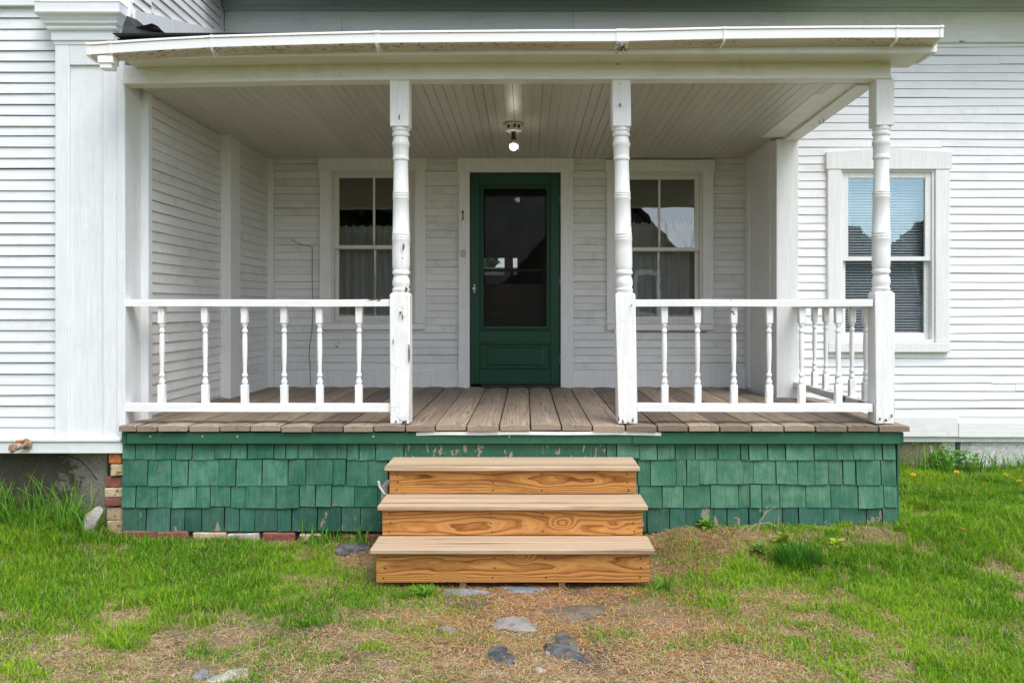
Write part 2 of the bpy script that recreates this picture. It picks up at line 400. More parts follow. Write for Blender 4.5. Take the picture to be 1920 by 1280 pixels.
# gutter vinyl: white, the lower sloping face yellowed with mould specks
def gutter_mat():
    m, nt, b, out = newmat("gutter vinyl")
    tc = nd(nt, "ShaderNodeTexCoord").outputs["Object"]
    s = nd(nt, "ShaderNodeSeparateXYZ", {0: tc})
    at = nd(nt, "ShaderNodeAttribute", attribute_name="tint").outputs["Fac"]
    n1 = noise(nt, stretch(nt, tc, (1.2, 6, 6)), 1.0, 4, 0.6)
    low = mth(nt, 'MULTIPLY', at, mth(nt, 'ADD', mth(nt, 'MULTIPLY', n1, 0.7), 0.45), clamp=True)
    col = mix(nt, low, (0.85, 0.85, 0.83), (0.50, 0.41, 0.26))
    sp = smooth(nt, noise(nt, stretch(nt, tc, (30, 60, 60)), 1.0, 4, 0.7), 0.545, 0.60)
    patch = smooth(nt, noise(nt, stretch(nt, tc, (0.7, 2, 2)), 1.0, 2), 0.42, 0.58)
    col = mix(nt, mth(nt, 'MULTIPLY', mth(nt, 'MULTIPLY', sp, at), mth(nt, 'MULTIPLY', patch, 0.85)), col, (0.05, 0.04, 0.03))
    nt.links.new(col, b.inputs["Base Color"])
    b.inputs["Roughness"].default_value = 0.35
    return m
M['gutter'] = gutter_mat()

def concrete_mat(name, a, bcol, x_edge, sgn, white=None):
    """foundation render: two tones meeting at a ragged line"""
    m, nt, b, out = newmat(name)
    g = nd(nt, "ShaderNodeNewGeometry").outputs["Position"]
    s = nd(nt, "ShaderNodeSeparateXYZ", {0: g})
    n1 = noise(nt, g, 6.0, 6, 0.7)
    n2 = noise(nt, g, 60.0, 5, 0.65)
    e = mth(nt, 'ADD', mth(nt, 'MULTIPLY', mth(nt, 'SUBTRACT', s.outputs[0], x_edge), sgn), mth(nt, 'MULTIPLY', mth(nt, 'SUBTRACT', n1, 0.5), 0.8))
    f = smooth(nt, e, -0.02, 0.02)
    col = mix(nt, f, a, bcol)
    lum = mth(nt, 'ADD', mth(nt, 'MULTIPLY', n2, 2.0), 0.05)
    cv = nd(nt, "ShaderNodeCombineXYZ", {0: lum, 1: lum, 2: lum}).outputs[0]
    col = mix(nt, 1.0, col, cv, 'MULTIPLY')
    col = mix(nt, mth(nt, 'MULTIPLY', smooth(nt, noise(nt, g, 2.5, 5, 0.6), 0.5, 0.7), 0.5), col, tuple(c * 0.5 for c in a))
    nt.links.new(col, b.inputs["Base Color"])
    b.inputs["Roughness"].default_value = 0.9
    bump(nt, b, n2, 0.7, 0.01)
    return m
M['conc_left'] = concrete_mat("mossy concrete", (0.070, 0.060, 0.042), (0.24, 0.22, 0.175), -2.97, 1)
M['conc_right'] = concrete_mat("part painted concrete", (0.26, 0.21, 0.15), (0.62, 0.61, 0.60), 3.50, 1)

# ------------------------------------------------------------------ geometry helpers
WLOC = {}
def volume_sign(v, f):
    t = 0.0
    for fc in f:
        a = v[fc[0]]
        for i in range(1, len(fc) - 1):
            b, c = v[fc[i]], v[fc[i + 1]]
            t += a[0] * (b[1] * c[2] - b[2] * c[1]) - a[1] * (b[0] * c[2] - b[2] * c[0]) + a[2] * (b[0] * c[1] - b[1] * c[0])
    return t
def mesh_data(name, vf, mat, smooth_=False, closed=True):
    v, f = vf
    if closed and volume_sign(v, f) < 0:
        f = [tuple(reversed(x)) for x in f]
    me = bpy.data.meshes.new(name)
    me.from_pydata([tuple(p) for p in v], [], [tuple(x) for x in f])
    if smooth_:
        me.polygons.foreach_set("use_smooth", [True] * len(me.polygons))
    if mat is not None:
        me.materials.append(mat)
    me.update()
    return me
def ob(name, data, mat=None, parent=None, at=(0, 0, 0), smooth_=False, closed=True, rot=None):
    me = data if isinstance(data, bpy.types.Mesh) else mesh_data(name, data, mat, smooth_, closed)
    o = bpy.data.objects.new(name, me)
    COL.objects.link(o)
    WLOC[o.name] = Vector(at)
    if parent is not None:
        o.parent = parent
        o.location = Vector(at) - WLOC[parent.name]
    else:
        o.location = at
    if rot: o.rotation_euler = rot
    return o
def empty(name, at, parent=None):
    o = bpy.data.objects.new(name, None)
    o.empty_display_size = 0.1
    COL.objects.link(o)
    WLOC[o.name] = Vector(at)
    if parent is not None:
        o.parent = parent
        o.location = Vector(at) - WLOC[parent.name]
    else:
        o.location = at
    return o
def tag(o, label=None, cat=None, group=None, kind=None):
    if label: o['label'] = label
    if cat: o['category'] = cat
    if group: o['group'] = group
    if kind: o['kind'] = kind
    return o
def join(*parts):
    V, Fc = [], []
    for v, f in parts:
        if volume_sign(v, f) < 0:
            f = [tuple(reversed(x)) for x in f]
        n = len(V)
        V += [tuple(p) for p in v]
        Fc += [tuple(i + n for i in x) for x in f]
    return V, Fc
def shift(vf, d):
    return [(p[0] + d[0], p[1] + d[1], p[2] + d[2]) for p in vf[0]], vf[1]
def rotz(vf, a):
    c, s = math.cos(a), math.sin(a)
    return [(p[0] * c - p[1] * s, p[0] * s + p[1] * c, p[2]) for p in vf[0]], vf[1]
def cbox(sx, sy, sz, c=0.003):
    """box with chamfered edges, centred"""
    hx, hy, hz = sx / 2, sy / 2, sz / 2
    c = min(c, hx * 0.45, hy * 0.45, hz * 0.45)
    V, idx = [], {}
    for a in (-1, 1):
        for b in (-1, 1):
            for d in (-1, 1):
                idx[(a, b, d, 0)] = len(V); V.append((a * hx, b * (hy - c), d * (hz - c)))
                idx[(a, b, d, 1)] = len(V); V.append((a * (hx - c), b * hy, d * (hz - c)))
                idx[(a, b, d, 2)] = len(V); V.append((a * (hx - c), b * (hy - c), d * hz))
    Fc = []
    S = (-1, 1)
    for s in S:
        Fc.append([idx[(s, b, d, 0)] for b, d in ((-1, -1), (1, -1), (1, 1), (-1, 1))])
        Fc.append([idx[(a, s, d, 1)] for a, d in ((-1, -1), (1, -1), (1, 1), (-1, 1))])
        Fc.append([idx[(a, b, s, 2)] for a, b in ((-1, -1), (1, -1), (1, 1), (-1, 1))])
    for s in S:
        for t in S:
            Fc.append([idx[(s, t, -1, 0)], idx[(s, t, 1, 0)], idx[(s, t, 1, 1)], idx[(s, t, -1, 1)]])
            Fc.append([idx[(s, -1, t, 0)], idx[(s, 1, t, 0)], idx[(s, 1, t, 2)], idx[(s, -1, t, 2)]])
            Fc.append([idx[(-1, s, t, 1)], idx[(1, s, t, 1)], idx[(1, s, t, 2)], idx[(-1, s, t, 2)]])
    for a in S:
        for b in S:
            for d in S:
                Fc.append([idx[(a, b, d, 0)], idx[(a, b, d, 1)], idx[(a, b, d, 2)]])
    out = []
    for f in Fc:
        p = [Vector(V[i]) for i in f]
        nrm = (p[1] - p[0]).cross(p[2] - p[0])
        cen = sum(p, Vector()) / len(p)
        out.append(tuple(f) if nrm.dot(cen) > 0 else tuple(reversed(f)))
    return V, out
def bx(x0, x1, y0, y1, z0, z1, c=0.003):
    return shift(cbox(abs(x1 - x0), abs(y1 - y0), abs(z1 - z0), c), ((x0 + x1) / 2, (y0 + y1) / 2, (z0 + z1) / 2))
def box_ob(name, x0, x1, y0, y1, z0, z1, mat, parent=None, c=0.003):
    return ob(name, cbox(abs(x1 - x0), abs(y1 - y0), abs(z1 - z0), c), mat, parent, ((x0 + x1) / 2, (y0 + y1) / 2, (z0 + z1) / 2))
def sweep(prof, stations, S=(1, 0, 0), A=(0, 1, 0), B=(0, 0, 1)):
    """prof: closed polygon (a,b); stations: (s, da, db[, scale])"""
    S, A, B = Vector(S), Vector(A), Vector(B)
    V, Fc = [], []
    m = len(prof)
    for st in stations:
        s, da, db = st[:3]
        k = st[3] if len(st) > 3 else 1.0
        for a, b in prof:
            V.append(tuple(S * s + A * (a * k + da) + B * (b * k + db)))
    for i in range(len(stations) - 1):
        for j in range(m):
            j2 = (j + 1) % m
            Fc.append((i * m + j, i * m + j2, (i + 1) * m + j2, (i + 1) * m + j))
    Fc.append(tuple(range(m - 1, -1, -1)))
    Fc.append(tuple((len(stations) - 1) * m + j for j in range(m)))
    return V, Fc
def lathe(prof, n=20, sq=None):
    """prof: (z, r) from bottom to top, closed with caps"""
    V, Fc = [], []
    for z, r in prof:
        for i in range(n):
            a = 2 * math.pi * (i + 0.5) / n
            V.append((r * math.cos(a), r * math.sin(a), z))
    for k in range(len(prof) - 1):
        for i in range(n):
            j = (i + 1) % n
            Fc.append((k * n + i, k * n + j, (k + 1) * n + j, (k + 1) * n + i))
    Fc.append(tuple(range(n - 1, -1, -1)))
    Fc.append(tuple((len(prof) - 1) * n + i for i in range(n)))
    return V, Fc
def tube(pts, r, n=6):
    V, Fc = [], []
    P = [Vector(p) for p in pts]
    for k, p in enumerate(P):
        t = (P[min(k + 1, len(P) - 1)] - P[max(k - 1, 0)]).normalized()
        a = t.cross(Vector((0.31, 0.2, 0.93)))
        if a.length < 1e-4: a = t.cross(Vector((1, 0, 0)))
        a.normalize(); b = t.cross(a)
        rr = r[k] if isinstance(r, (list, tuple)) else r
        for i in range(n):
            q = 2 * math.pi * i / n
            V.append(tuple(p + a * (rr * math.cos(q)) + b * (rr * math.sin(q))))
    for k in range(len(P) - 1):
        for i in range(n):
            j = (i + 1) % n
            Fc.append((k * n + i, k * n + j, (k + 1) * n + j, (k + 1) * n + i))
    Fc.append(tuple(range(n - 1, -1, -1)))
    Fc.append(tuple((len(P) - 1) * n + i for i in range(n)))
    return V, Fc
def frame_vf(x0, x1, z0, z1, wl, wr, wt, wb, y0, y1, c=0.003):
    """rectangular frame of four butted boards"""
    return join(bx(x0, x0 + wl, y0, y1, z0, z1, c), bx(x1 - wr, x1, y0, y1, z0, z1, c),
                bx(x0 + wl, x1 - wr, y0 + .0007, y1 - .0007, z1 - wt, z1, c), bx(x0 + wl, x1 - wr, y0 + .0007, y1 - .0007, z0, z0 + wb, c))
def smooth_angle(o, deg=35):
    me = o.data
    me.polygons.foreach_set("use_smooth", [True] * len(me.polygons))
    try:
        me.set_sharp_from_angle(angle=R(deg))
    except Exception:
        pass
    return o

# value noise for terrain
_perm = rng.random((256, 256))
def vnoise(x, y):
    x = np.asarray(x, float); y = np.asarray(y, float)
    xi = np.floor(x).astype(int); yi = np.floor(y).astype(int)
    fx = x - xi; fy = y - yi
    fx = fx * fx * (3 - 2 * fx); fy = fy * fy * (3 - 2 * fy)
    g = lambda a, b: _perm[a % 256, b % 256]
    return (g(xi, yi) * (1 - fx) + g(xi + 1, yi) * fx) * (1 - fy) + (g(xi, yi + 1) * (1 - fx) + g(xi + 1, yi + 1) * fx) * fy
def fbm(x, y, o=4):
    s = 0; a = .5
    for i in range(o):
        s = s + a * vnoise(np.asarray(x) * 2 ** i + 17.3 * i, np.asarray(y) * 2 ** i + 5.1 * i); a *= .5
    return s
def sstep(t):
    t = np.clip(t, 0, 1)
    return t * t * (3 - 2 * t)
def gz(x, y):
    x = np.asarray(x, float); y = np.asarray(y, float)
    z = -0.088 + 0.033 * sstep((y + .75) / .7)
    z = z + 0.085 * sstep((x - .55) / .5) * sstep((y + .7) / .65)
    z = z + 0.01 * np.exp(-((x - 1.5) / .9) ** 2 - ((y + .05) / .35) ** 2)
    z = z + 0.05 * sstep((x - 2.0) / .8) * sstep((y + .3) / 1.8)
    z = z + 0.10 * sstep((-2.45 - x) / .4) * sstep((y + .8) / .8)
    near = np.exp(-(x / 7) ** 2 - ((y + 1) / 6) ** 2)
    z = z + (00.02 * (fbm(x * 1.3, y * 1.3, 3) - .45) + .012 * (fbm(x * 7, y * 7, 2) - .4)) * near
    return z
def G(px, py):
    z = 0.0
    for _ in range(6):
        D = (CAMZ - z) * F / (py - CY)
        x, y = X(px, D), Y(D)
        z = float(gz(x, y))
    return x, y, z, D

# ================================================================== GROUND
def ground():
    def axis(lim, fine0, fine1, step):
        a = list(np.arange(fine0, fine1 + 1e-6, step))
        s = step; v = fine1
        while v < lim:
            s *= 1.35; v += s; a.append(v)
        s = step; v = fine0; pre = []
        while v > -lim:
            s *= 1.35; v -= s; pre.append(v)
        return np.array(pre[::-1] + a)
    xs = axis(160, -5, 5, .06); ys = axis(160, -3, 2.2, .05)
    xx, yy = np.meshgrid(xs, ys)
    zz = gz(xx, yy)
    n, m = len(xs), len(ys)
    me = bpy.data.meshes.new("ground")
    co = np.stack([xx.ravel(), yy.ravel(), zz.ravel()], 1)
    i = np.arange((m - 1) * n).reshape(m - 1, n)[:, :-1].ravel()
    q = np.stack([i, i + 1, i + n + 1, i + n], 1)
    me.from_pydata(co.tolist(), [], q.tolist())
    me.polygons.foreach_set("use_smooth", [True] * len(me.polygons))
    m_, nt, b, out = newmat("bare earth and dead grass")
    g = nd(nt, "ShaderNodeNewGeometry").outputs["Position"]
    a = noise(nt, g, 2.0, 6, 0.65)
    f = noise(nt, g, 55.0, 5, 0.7)
    f2 = noise(nt, g, 9.0, 4, 0.6)
    col = mix(nt, smooth(nt, a, .40, .60), (0.13, 0.085, 0.05), (0.28, 0.205, 0.115))
    col = mix(nt, mth(nt, 'MULTIPLY', smooth(nt, f2, .5, .65), .5), col, (0.32, 0.19, 0.095))
    lum = mth(nt, 'ADD', mth(nt, 'MULTIPLY', f, 1.2), .35)
    cv = nd(nt, "ShaderNodeCombineXYZ", {0: lum, 1: lum, 2: lum}).outputs[0]
    col = mix(nt, 1.0, col, cv, 'MULTIPLY')
    d = nd(nt, "ShaderNodeVectorMath", {0: g}, operation='LENGTH').outputs["Value"]
    far = smooth(nt, d, 4.5, 8.0)
    col = mix(nt, far, col, mix(nt, a, (0.07, 0.13, 0.02), (0.13, 0.17, 0.05)))
    nt.links.new(col, b.inputs["Base Color"])
    b.inputs["Roughness"].default_value = .95
    bump(nt, b, mth(nt, 'ADD', f, mth(nt, 'MULTIPLY', f2, .6)), .8, .03)
    me.materials.append(m_)
    o = bpy.data.objects.new("ground", me)
    COL.objects.link(o)
    tag(o, kind='structure')
ground()

# ================================================================== CLAPBOARDS
def clap_rows(parent, org, Sdir, Ndir, s0, s1, z0, z1, expo, mat, openings=(), joint=3.2, t=0.013, seed=0, wob=1.0, edge=None):
    rd = random.Random(seed)
    S, N = Vector(Sdir), Vector(Ndir)
    org = Vector(org)
    z = z0
    k = 0
    while z < z1 - 0.012:
        h = expo * (1 + rd.uniform(-.035, .035))
        if z + h > z1: h = z1 - z
        ivs = [(s0, s1)]
        for (a, b, c, d) in openings:
            if z + h * .5 > c and z + h * .5 < d:
                new = []
                for (p, q) in ivs:
                    if b <= p or a >= q: new.append((p, q)); continue
                    if a > p: new.append((p, a))
                    if b < q: new.append((b, q))
                ivs = new
        for (p, q) in ivs:
            cuts = [p]
            if q - p > joint:
                c = p + rd.uniform(.5, joint)
                while c < q - .4:
                    cuts.append(c); c += rd.uniform(joint * .7, joint * 1.3)
            cuts.append(q)
            for a, b in zip(cuts[:-1], cuts[1:]):
                if b - a < .03: continue
                L = b - a - .0012
                tt = t * rd.uniform(.85, 1.15)
                lap = rd.uniform(.0004, .0026)
                prof = [(0.0005, 0), (tt * .92, 0.0), (tt, .003), (.0035 + (tt - .0035) * (.011 + lap) / (h + .008), h - lap), (.0035, h + .011), (.0005, h + .011)]
                nst = max(2, min(7, int(L / .45) + 2))
                ph = rd.uniform(0, 6.28); am = rd.uniform(.0006, .0026) * wob
                til = rd.uniform(-.0012, .0012) * wob
                st = []
                for i in range(nst):
                    s = -L / 2 + L * i / (nst - 1)
                    st.append((s, rd.uniform(0, .0012), am * math.sin(ph + s * 2.1) + til * s + rd.uniform(-.0008, .0008) * wob))
                c = (a + b) / 2
                o = ob("clapboard", sweep(prof, st, S, N, (0, 0, 1)), mat, parent, org + S * c + Vector((0, 0, z)))
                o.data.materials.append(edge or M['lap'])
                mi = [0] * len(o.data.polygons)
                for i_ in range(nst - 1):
                    mi[i_ * 6] = 1; mi[i_ * 6 + 3] = 1  # butt underside and lap strip take the painted shadow tone
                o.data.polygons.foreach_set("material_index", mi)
        z += h
        k += 1

# ================================================================== MAIN HOUSE
DB = 7.56                       # depth of recessed porch wall face
YB = Y(DB)                      # 2.48
DR = 6.72                       # right wall
YR = Y(DR)
house = tag(empty("farmhouse", (0, 2.5, 0)), "white clapboard farmhouse main body with the green door behind the porch", "house")
DECK = 0.686

def win_sub(parent, X0, X1, Z0, Z1, yf, sash_mat, glass_mat, mr, muntin_x=None, st=0.045, blinds=False, cas=(.11, .105), head=.11, peak=0.0, trim=None, stool=.06, ears=.012, sill_ext=.0, tilt=R(-2.0)):
    """double hung window in an opening X0..X1, Z0..Z1; yf = wall face"""
    trim = trim or M['trim_porch']
    # casing
    zb = Z0 - .0
    for (a, b) in ((X0 - cas[0], X0), (X1, X1 + cas[1])):
        box_ob("casing", a, b, yf - .030, yf + .03, zb, Z1, trim, parent, .004)
    hp = [(X0 - cas[0] - ears, Z1), (X1 + cas[1] + ears, Z1), (X1 + cas[1] + ears, Z1 + head), ((X0 + X1) / 2, Z1 + head + peak), (X0 - cas[0] - ears, Z1 + head)]
    cx, cz = (X0 + X1) / 2, Z1 + head / 2
    ob("head_casing", sweep([(p[0] - cx, p[1] - cz) for p in hp], [(-.036, 0, 0), (.03, 0, 0)], (0, 1, 0), (1, 0, 0), (0, 0, 1)), trim, parent, (cx, yf, cz))
    box_ob("sill", X0 - cas[0] - sill_ext, X1 + cas[1] + sill_ext, yf - .042, yf + .05, Z0 - stool, Z0 - .002, trim, parent, .005)
    # jamb liner
    ob("jamb", shift(frame_vf(X0, X1, Z0, Z1, .022, .022, .022, .022, yf - .012, yf + .10), (-cx, -yf, -(Z0 + Z1) / 2)), sash_mat, parent, (cx, yf, (Z0 + Z1) / 2))
    a, b = X0 + .022, X1 - .022
    # storm/upper sash in front, lower sash behind
    zu0, zu1 = mr - .018, Z1 - .022
    cz = (zu0 + zu1) / 2
    ob("sash", shift(frame_vf(a, b, zu0, zu1, st, st, st, .036, yf + .004, yf + .034), (-cx, -yf, -cz)), sash_mat, parent, (cx, yf, cz))
    box_ob("pane", a + st - .004, b - st + .004, yf + .017, yf + .021, zu0 + .03, zu1 - st + .004, glass_mat, parent, .0005).rotation_euler = (tilt, 0, 0)
    zl0, zl1 = Z0 + .022, mr + .016
    cz = (zl0 + zl1) / 2
    ob("sash", shift(frame_vf(a, b, zl0, zl1, st * .8, st * .8, .034, st * 1.1, yf + .040, yf + .068), (-cx, -yf, -cz)), sash_mat, parent, (cx, yf, cz))
    box_ob("pane", a + st * .8 - .004, b - st * .8 + .004, yf + .052, yf + .056, zl0 + st, zl1 - .03, glass_mat, parent, .0005).rotation_euler = (tilt * .7, 0, 0)
    if muntin_x is not None:
        box_ob("muntin", muntin_x - .011, muntin_x + .011, yf + .0075, yf + .016, zu0 + .036, zu1 - st, sash_mat, parent, .002)
        box_ob("muntin", muntin_x - .011, muntin_x + .011, yf + .058, yf + .067, zl0 + st, zl1 - .03, sash_mat, parent, .002)

# --- recessed wall
bw = ob("clapboard_wall", join(bx(-2.43, -.63, 0, .08, .6, 2.95), ), M['trim_porch'], house, (0, YB + .012, 0))
bw.data = mesh_data("clapboard_wall", join(
    bx(-2.60, X(618, DB), .0, .08, .55, 2.95), bx(X(782, DB), X(872, DB), .0, .08, .55, 2.95), bx(X(1062, DB), X(1157, DB), .0, .08, .55, 2.95),
    bx(X(1318, DB), 2.20, .0, .08, .55, 2.95), bx(X(618, DB), X(782, DB), .001, .08, .55, Z(606, DB)), bx(X(1157, DB), X(1318, DB), .001, .08, .55, Z(606, DB)),
    bx(X(618, DB), X(782, DB), .001, .08, Z(318, DB), 2.95), bx(X(1157, DB), X(1318, DB), .001, .08, Z(318, DB), 2.95), bx(X(872, DB), X(1062, DB), .001, .08, Z(322, DB), 2.95)), M['trim_porch'])
bb = Z(693, DB)
ops = [(X(612, DB), X(786, DB), Z(618, DB) + .01, 3), (X(1149, DB), X(1325, DB), Z(620, DB) + .01, 3), (X(866, DB), X(1068, DB), 0, 3)]
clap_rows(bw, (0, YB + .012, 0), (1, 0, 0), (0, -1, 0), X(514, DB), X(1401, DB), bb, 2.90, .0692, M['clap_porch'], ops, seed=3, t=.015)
box_ob("base_board", X(514, DB), X(861, DB), YB - .012, YB + .03, .66, bb - .001, M['trim_porch'], house)
box_ob("base_board", X(1074, DB), X(1401, DB), YB - .012, YB + .03, .66, bb - .001, M['trim_porch'], house)
box_ob("corner_board", X(504, DB) - .02, X(513.5, DB), YB - .018, YB + .03, .66, 2.92, M['trim_porch'], house)
W1 = empty("window", (X(700, DB), YB, 1.2), house)
W1['label'] = "two over two window with a gathered curtain beside the cracked post"
win_sub(W1, X(622, DB), X(778, DB), Z(606, DB), Z(320, DB), YB, M['sash'], M['glass_a'], Z(463, DB), X(701, DB), cas=(X(622, DB) - X(600, DB), X(798, DB) - X(778, DB)))
W2 = empty("window", (X(1237, DB), YB, 1.2), house)
W2['label'] = "two over two window mirroring a gable and sky beside the leaning post"
win_sub(W2, X(1159, DB), X(1316, DB), Z(607, DB), Z(323, DB), YB, M['sash'], M['glass_a'], Z(467, DB), X(1236.5, DB), cas=(X(1159, DB) - X(1137, DB), X(1337, DB) - X(1316, DB)))
# --- door casing
dx0, dx1 = X(881, DB), X(1051, DB)
dz1 = Z(324, DB)
ob("door_casing", shift(join(bx(X(860, DB), dx0, -.034, .06, .66, dz1), bx(dx1, X(1074.5, DB), -.034, .06, .66, dz1),
                       bx(X(857.5, DB), X(1076, DB), -.040, .06, dz1 + .0005, Z(298, DB))), (0, 0, 0)), M['trim_porch'], house, (0, YB, 0))
box_ob("threshold", X(903, DB), X(1049, DB), YB - .075, YB + .10, DECK - .005, DECK + .022, M['rubber'], house)
# --- storm door
yd = YB - .012
door = empty("door", ((dx0 + dx1) / 2, yd, DECK), house)
door['label'] = "dark green screen door with one raised bottom panel and a silver knob"
a0, a1 = dx0 + .006, dx1 - .008
zt, zbm = dz1 - .008, DECK + .024
px = lambda p: X(p, 7.55)
pz = lambda p: Z(p, 7.55)
st_l, st_r = px(899), px(1033)
ob("door_frame", shift(join(bx(a0, st_l, 0, .035, zbm, zt), bx(st_r, a1, 0, .035, zbm, zt), bx(st_l, st_r, .0007, .0343, pz(346), zt),
                 bx(st_l, st_r, .0007, .0343, pz(644), pz(620)), bx(st_l, st_r, .0007, .0343, zbm, pz(692))), (-door.matrix_world.translation.x, 0, 0)), M['door'], door, (0, yd, 0))
for (p0, p1, q0, q1) in ((899, 1033, 346, 620), (899, 1033, 644, 692)):
    zs = (p0, p1)
    ob("molding", frame_vf(px(p0), px(p1), pz(q1), pz(q0), .014, .014, .014, .014, -.004, .02, .004), M['door'], door, (0, yd, 0))
ob("screen_frame", frame_vf(px(902), px(1030), pz(617), pz(349), .024, .026, .024, .028, .006, .022, .003), M['door'], door, (0, yd, 0))
def screen_mat():
    m = bpy.data.materials.new("insect screen")
    m.use_nodes = True
    nt = m.node_tree; nt.nodes.clear()
    out = nd(nt, "ShaderNodeOutputMaterial")
    d = nd(nt, "ShaderNodeBsdfDiffuse", {"Color": (0.020, 0.018, 0.016, 1)})
    tr = nd(nt, "ShaderNodeBsdfTransparent", {"Color": (1, 1, 1, 1)})
    v, r = coords(nt, False)
    k = noise(nt, v, 5.0, 3)
    f = mth(nt, 'ADD', mth(nt, 'MULTIPLY', k, .25), .52)
    mx = nd(nt, "ShaderNodeMixShader", {0: f, 1: d.outputs[0], 2: tr.outputs[0]})
    nt.links.new(mx.outputs[0], out.inputs[0])
    return m
M['screen'] = screen_mat()
box_ob("screen", px(905), px(1027), yd + .014, yd + .0155, pz(613), pz(352), M['screen'], door, .0002)
box_ob("panel", st_l + .012, st_r - .012, yd + .012, yd + .022, pz(691), pz(645), M['door'], door, .001)
ob("panel", sweep([(-.27, -.085), (.27, -.085), (.27, .085), (-.27, .085)], [(0.012, 0, 0, 1.0), (.003, 0, 0, .93)], (0, 1, 0), (1, 0, 0), (0, 0, 1)), M['door'], door, ((st_l + st_r) / 2, yd, pz(668)))
# knob: plate with rounded ends and a turned knob
kx, kz = px(889.5), pz(541)
plate = lathe([(0, .011), (.004, .011), (.005, .009)], 14)
pl = join(*[([(p[0] * .75, -p[2], p[1] * .9 + dz) for p in plate[0]], plate[1]) for dz in (-.03, 0, .03)])
kn = lathe([(.004, .008), (.014, .008), (.020, .016), (.032, .018), (.040, .013), (.043, .005)], 16)
knb = [(p[0], -p[2], p[1]) for p in kn[0]], kn[1]
ob("handle", join(pl, knb), M['metal'], door, (kx, yd, kz), smooth_=True)
for hy in (375, 527, 672):
    hg = lathe([(-.035, .006), (-.03, .008), (.03, .008), (.035, .006)], 8)
    ob("hinge", join(hg, bx(-.02, 0, .004, .008, -.03, .03, .001)), M['rust'], door, (px(1050.5), yd - .003, pz(hy)))
# --- inner door behind the screen
ind = empty("inner_door", (px(966), YB + .1, DECK), house)
DI = 7.68
ix = lambda p: X(p, DI)
iz = lambda p: Z(p, DI)
yi = Y(DI)
ob("door_frame", join(bx(ix(884), ix(901), 0, .04, DECK, iz(330)), bx(ix(1031), ix(1049), 0, .04, DECK, iz(330)), bx(ix(901), ix(1031), .001, .039, iz(352), iz(330)),
                      bx(ix(901), ix(1031), .001, .039, iz(509), iz(504)), bx(ix(901), ix(1031), .001, .039, iz(596), iz(532)), bx(ix(901), ix(1031), .002, .03, DECK, iz(596)),
                      bx(ix(955), ix(975), -.002, .035, DECK, iz(592))), M['dark_wood'], ind, (0, yi, 0))
M['glass_c'] = glass("inner door glass", .45, .02)
box_ob("pane", ix(901), ix(1031), yi + .015, yi + .019, iz(532), iz(352), M['glass_c'], ind, .0005)
# --- interior rooms (only seen through glass)
def room(x0, x1, y0, y1, z0, z1, holes=()):
    t = .06
    parts = [bx(x0 - t, x0, y0, y1, z0, z1, .001), bx(x1, x1 + t, y0, y1, z0, z1, .001), bx(x0, x1, y0, y1, z0 - t, z0, .001), bx(x0, x1, y0, y1, z1, z1 + t, .001)]
    xs = [x0] + sorted([v for h in holes for v in h[:2]]) + [x1]
    if not holes:
        parts.append(bx(x0, x1, y1 - t, y1 + .001, z0, z1, .001))
    else:
        hz0, hz1 = holes[0][2:]
        parts += [bx(x0, x1, y1 - t, y1, z0, hz0, .001), bx(x0, x1, y1 - t, y1, hz1, z1, .001)]
        for a, b in zip(xs[::2], xs[1::2]):
            parts.append(bx(a, b, y1 - t, y1, hz0, hz1, .001))
    return join(*parts)
DH = 11.6
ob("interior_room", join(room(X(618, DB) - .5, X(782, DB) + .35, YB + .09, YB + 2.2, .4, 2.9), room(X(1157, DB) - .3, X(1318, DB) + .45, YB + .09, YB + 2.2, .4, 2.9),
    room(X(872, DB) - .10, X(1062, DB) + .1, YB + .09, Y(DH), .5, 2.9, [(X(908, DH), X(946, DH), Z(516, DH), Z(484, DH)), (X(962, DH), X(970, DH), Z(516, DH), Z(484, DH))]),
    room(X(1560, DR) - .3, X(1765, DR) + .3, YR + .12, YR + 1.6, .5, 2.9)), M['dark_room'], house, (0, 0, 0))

# --- right wall
rw = ob("clapboard_wall", join(bx(2.14, X(1568, DR), .0, .10, .3, 3.72), bx(X(1757, DR), 7.5, .0, .10, .3, 3.72), bx(X(1568, DR), X(1757, DR), .001, .10, .3, Z(646, DR)),
                               bx(X(1568, DR), X(1757, DR), .001, .10, Z(310, DR), 3.72)), M['trim'], house, (0, YR + .012, 0))
ops = [(X(1560, DR), X(1768, DR), Z(654, DR), Z(288, DR))]
zb_r = Z(781, DR)
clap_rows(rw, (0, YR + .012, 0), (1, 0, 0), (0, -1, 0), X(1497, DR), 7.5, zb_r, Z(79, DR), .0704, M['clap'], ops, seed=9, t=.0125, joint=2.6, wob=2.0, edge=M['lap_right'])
box_ob("base_board", X(1497, DR) - .02, X(1795, DR), YR - .016, YR + .05, Z(818, DR), zb_r - .001, M['trim_h'], house)
box_ob("base_board", X(1795, DR) + .003, 7.5, YR - .018, YR + .05, Z(818, DR) - .004, Z(792, DR), M['trim_h'], house)
clap_rows(rw, (0, YR + .012, 0), (1, 0, 0), (0, -1, 0), X(1795, DR) + .003, 7.5, Z(792, DR), zb_r + .003, .05, M['clap'], seed=10)
ob("foundation", join(bx(1.8, X(1788, 6.80), YR + .055, YR + .3, -.4, Z(816, 6.79)), bx(X(1797, 6.80), 7.5, YR + .05, YR + .3, -.4, Z(817, 6.79))), M['conc_right'], house, (0, 0, 0))
ob("foundation", join(bx(-2.4, 2.0, 1.0, 1.1, -.4, .55)), M['conc_right'], house, (0, 0, 0))
W3 = empty("window", (X(1662, DR), YR, 1.2), house)
W3['label'] = "window with white blinds mirroring blue sky, behind the corner post"
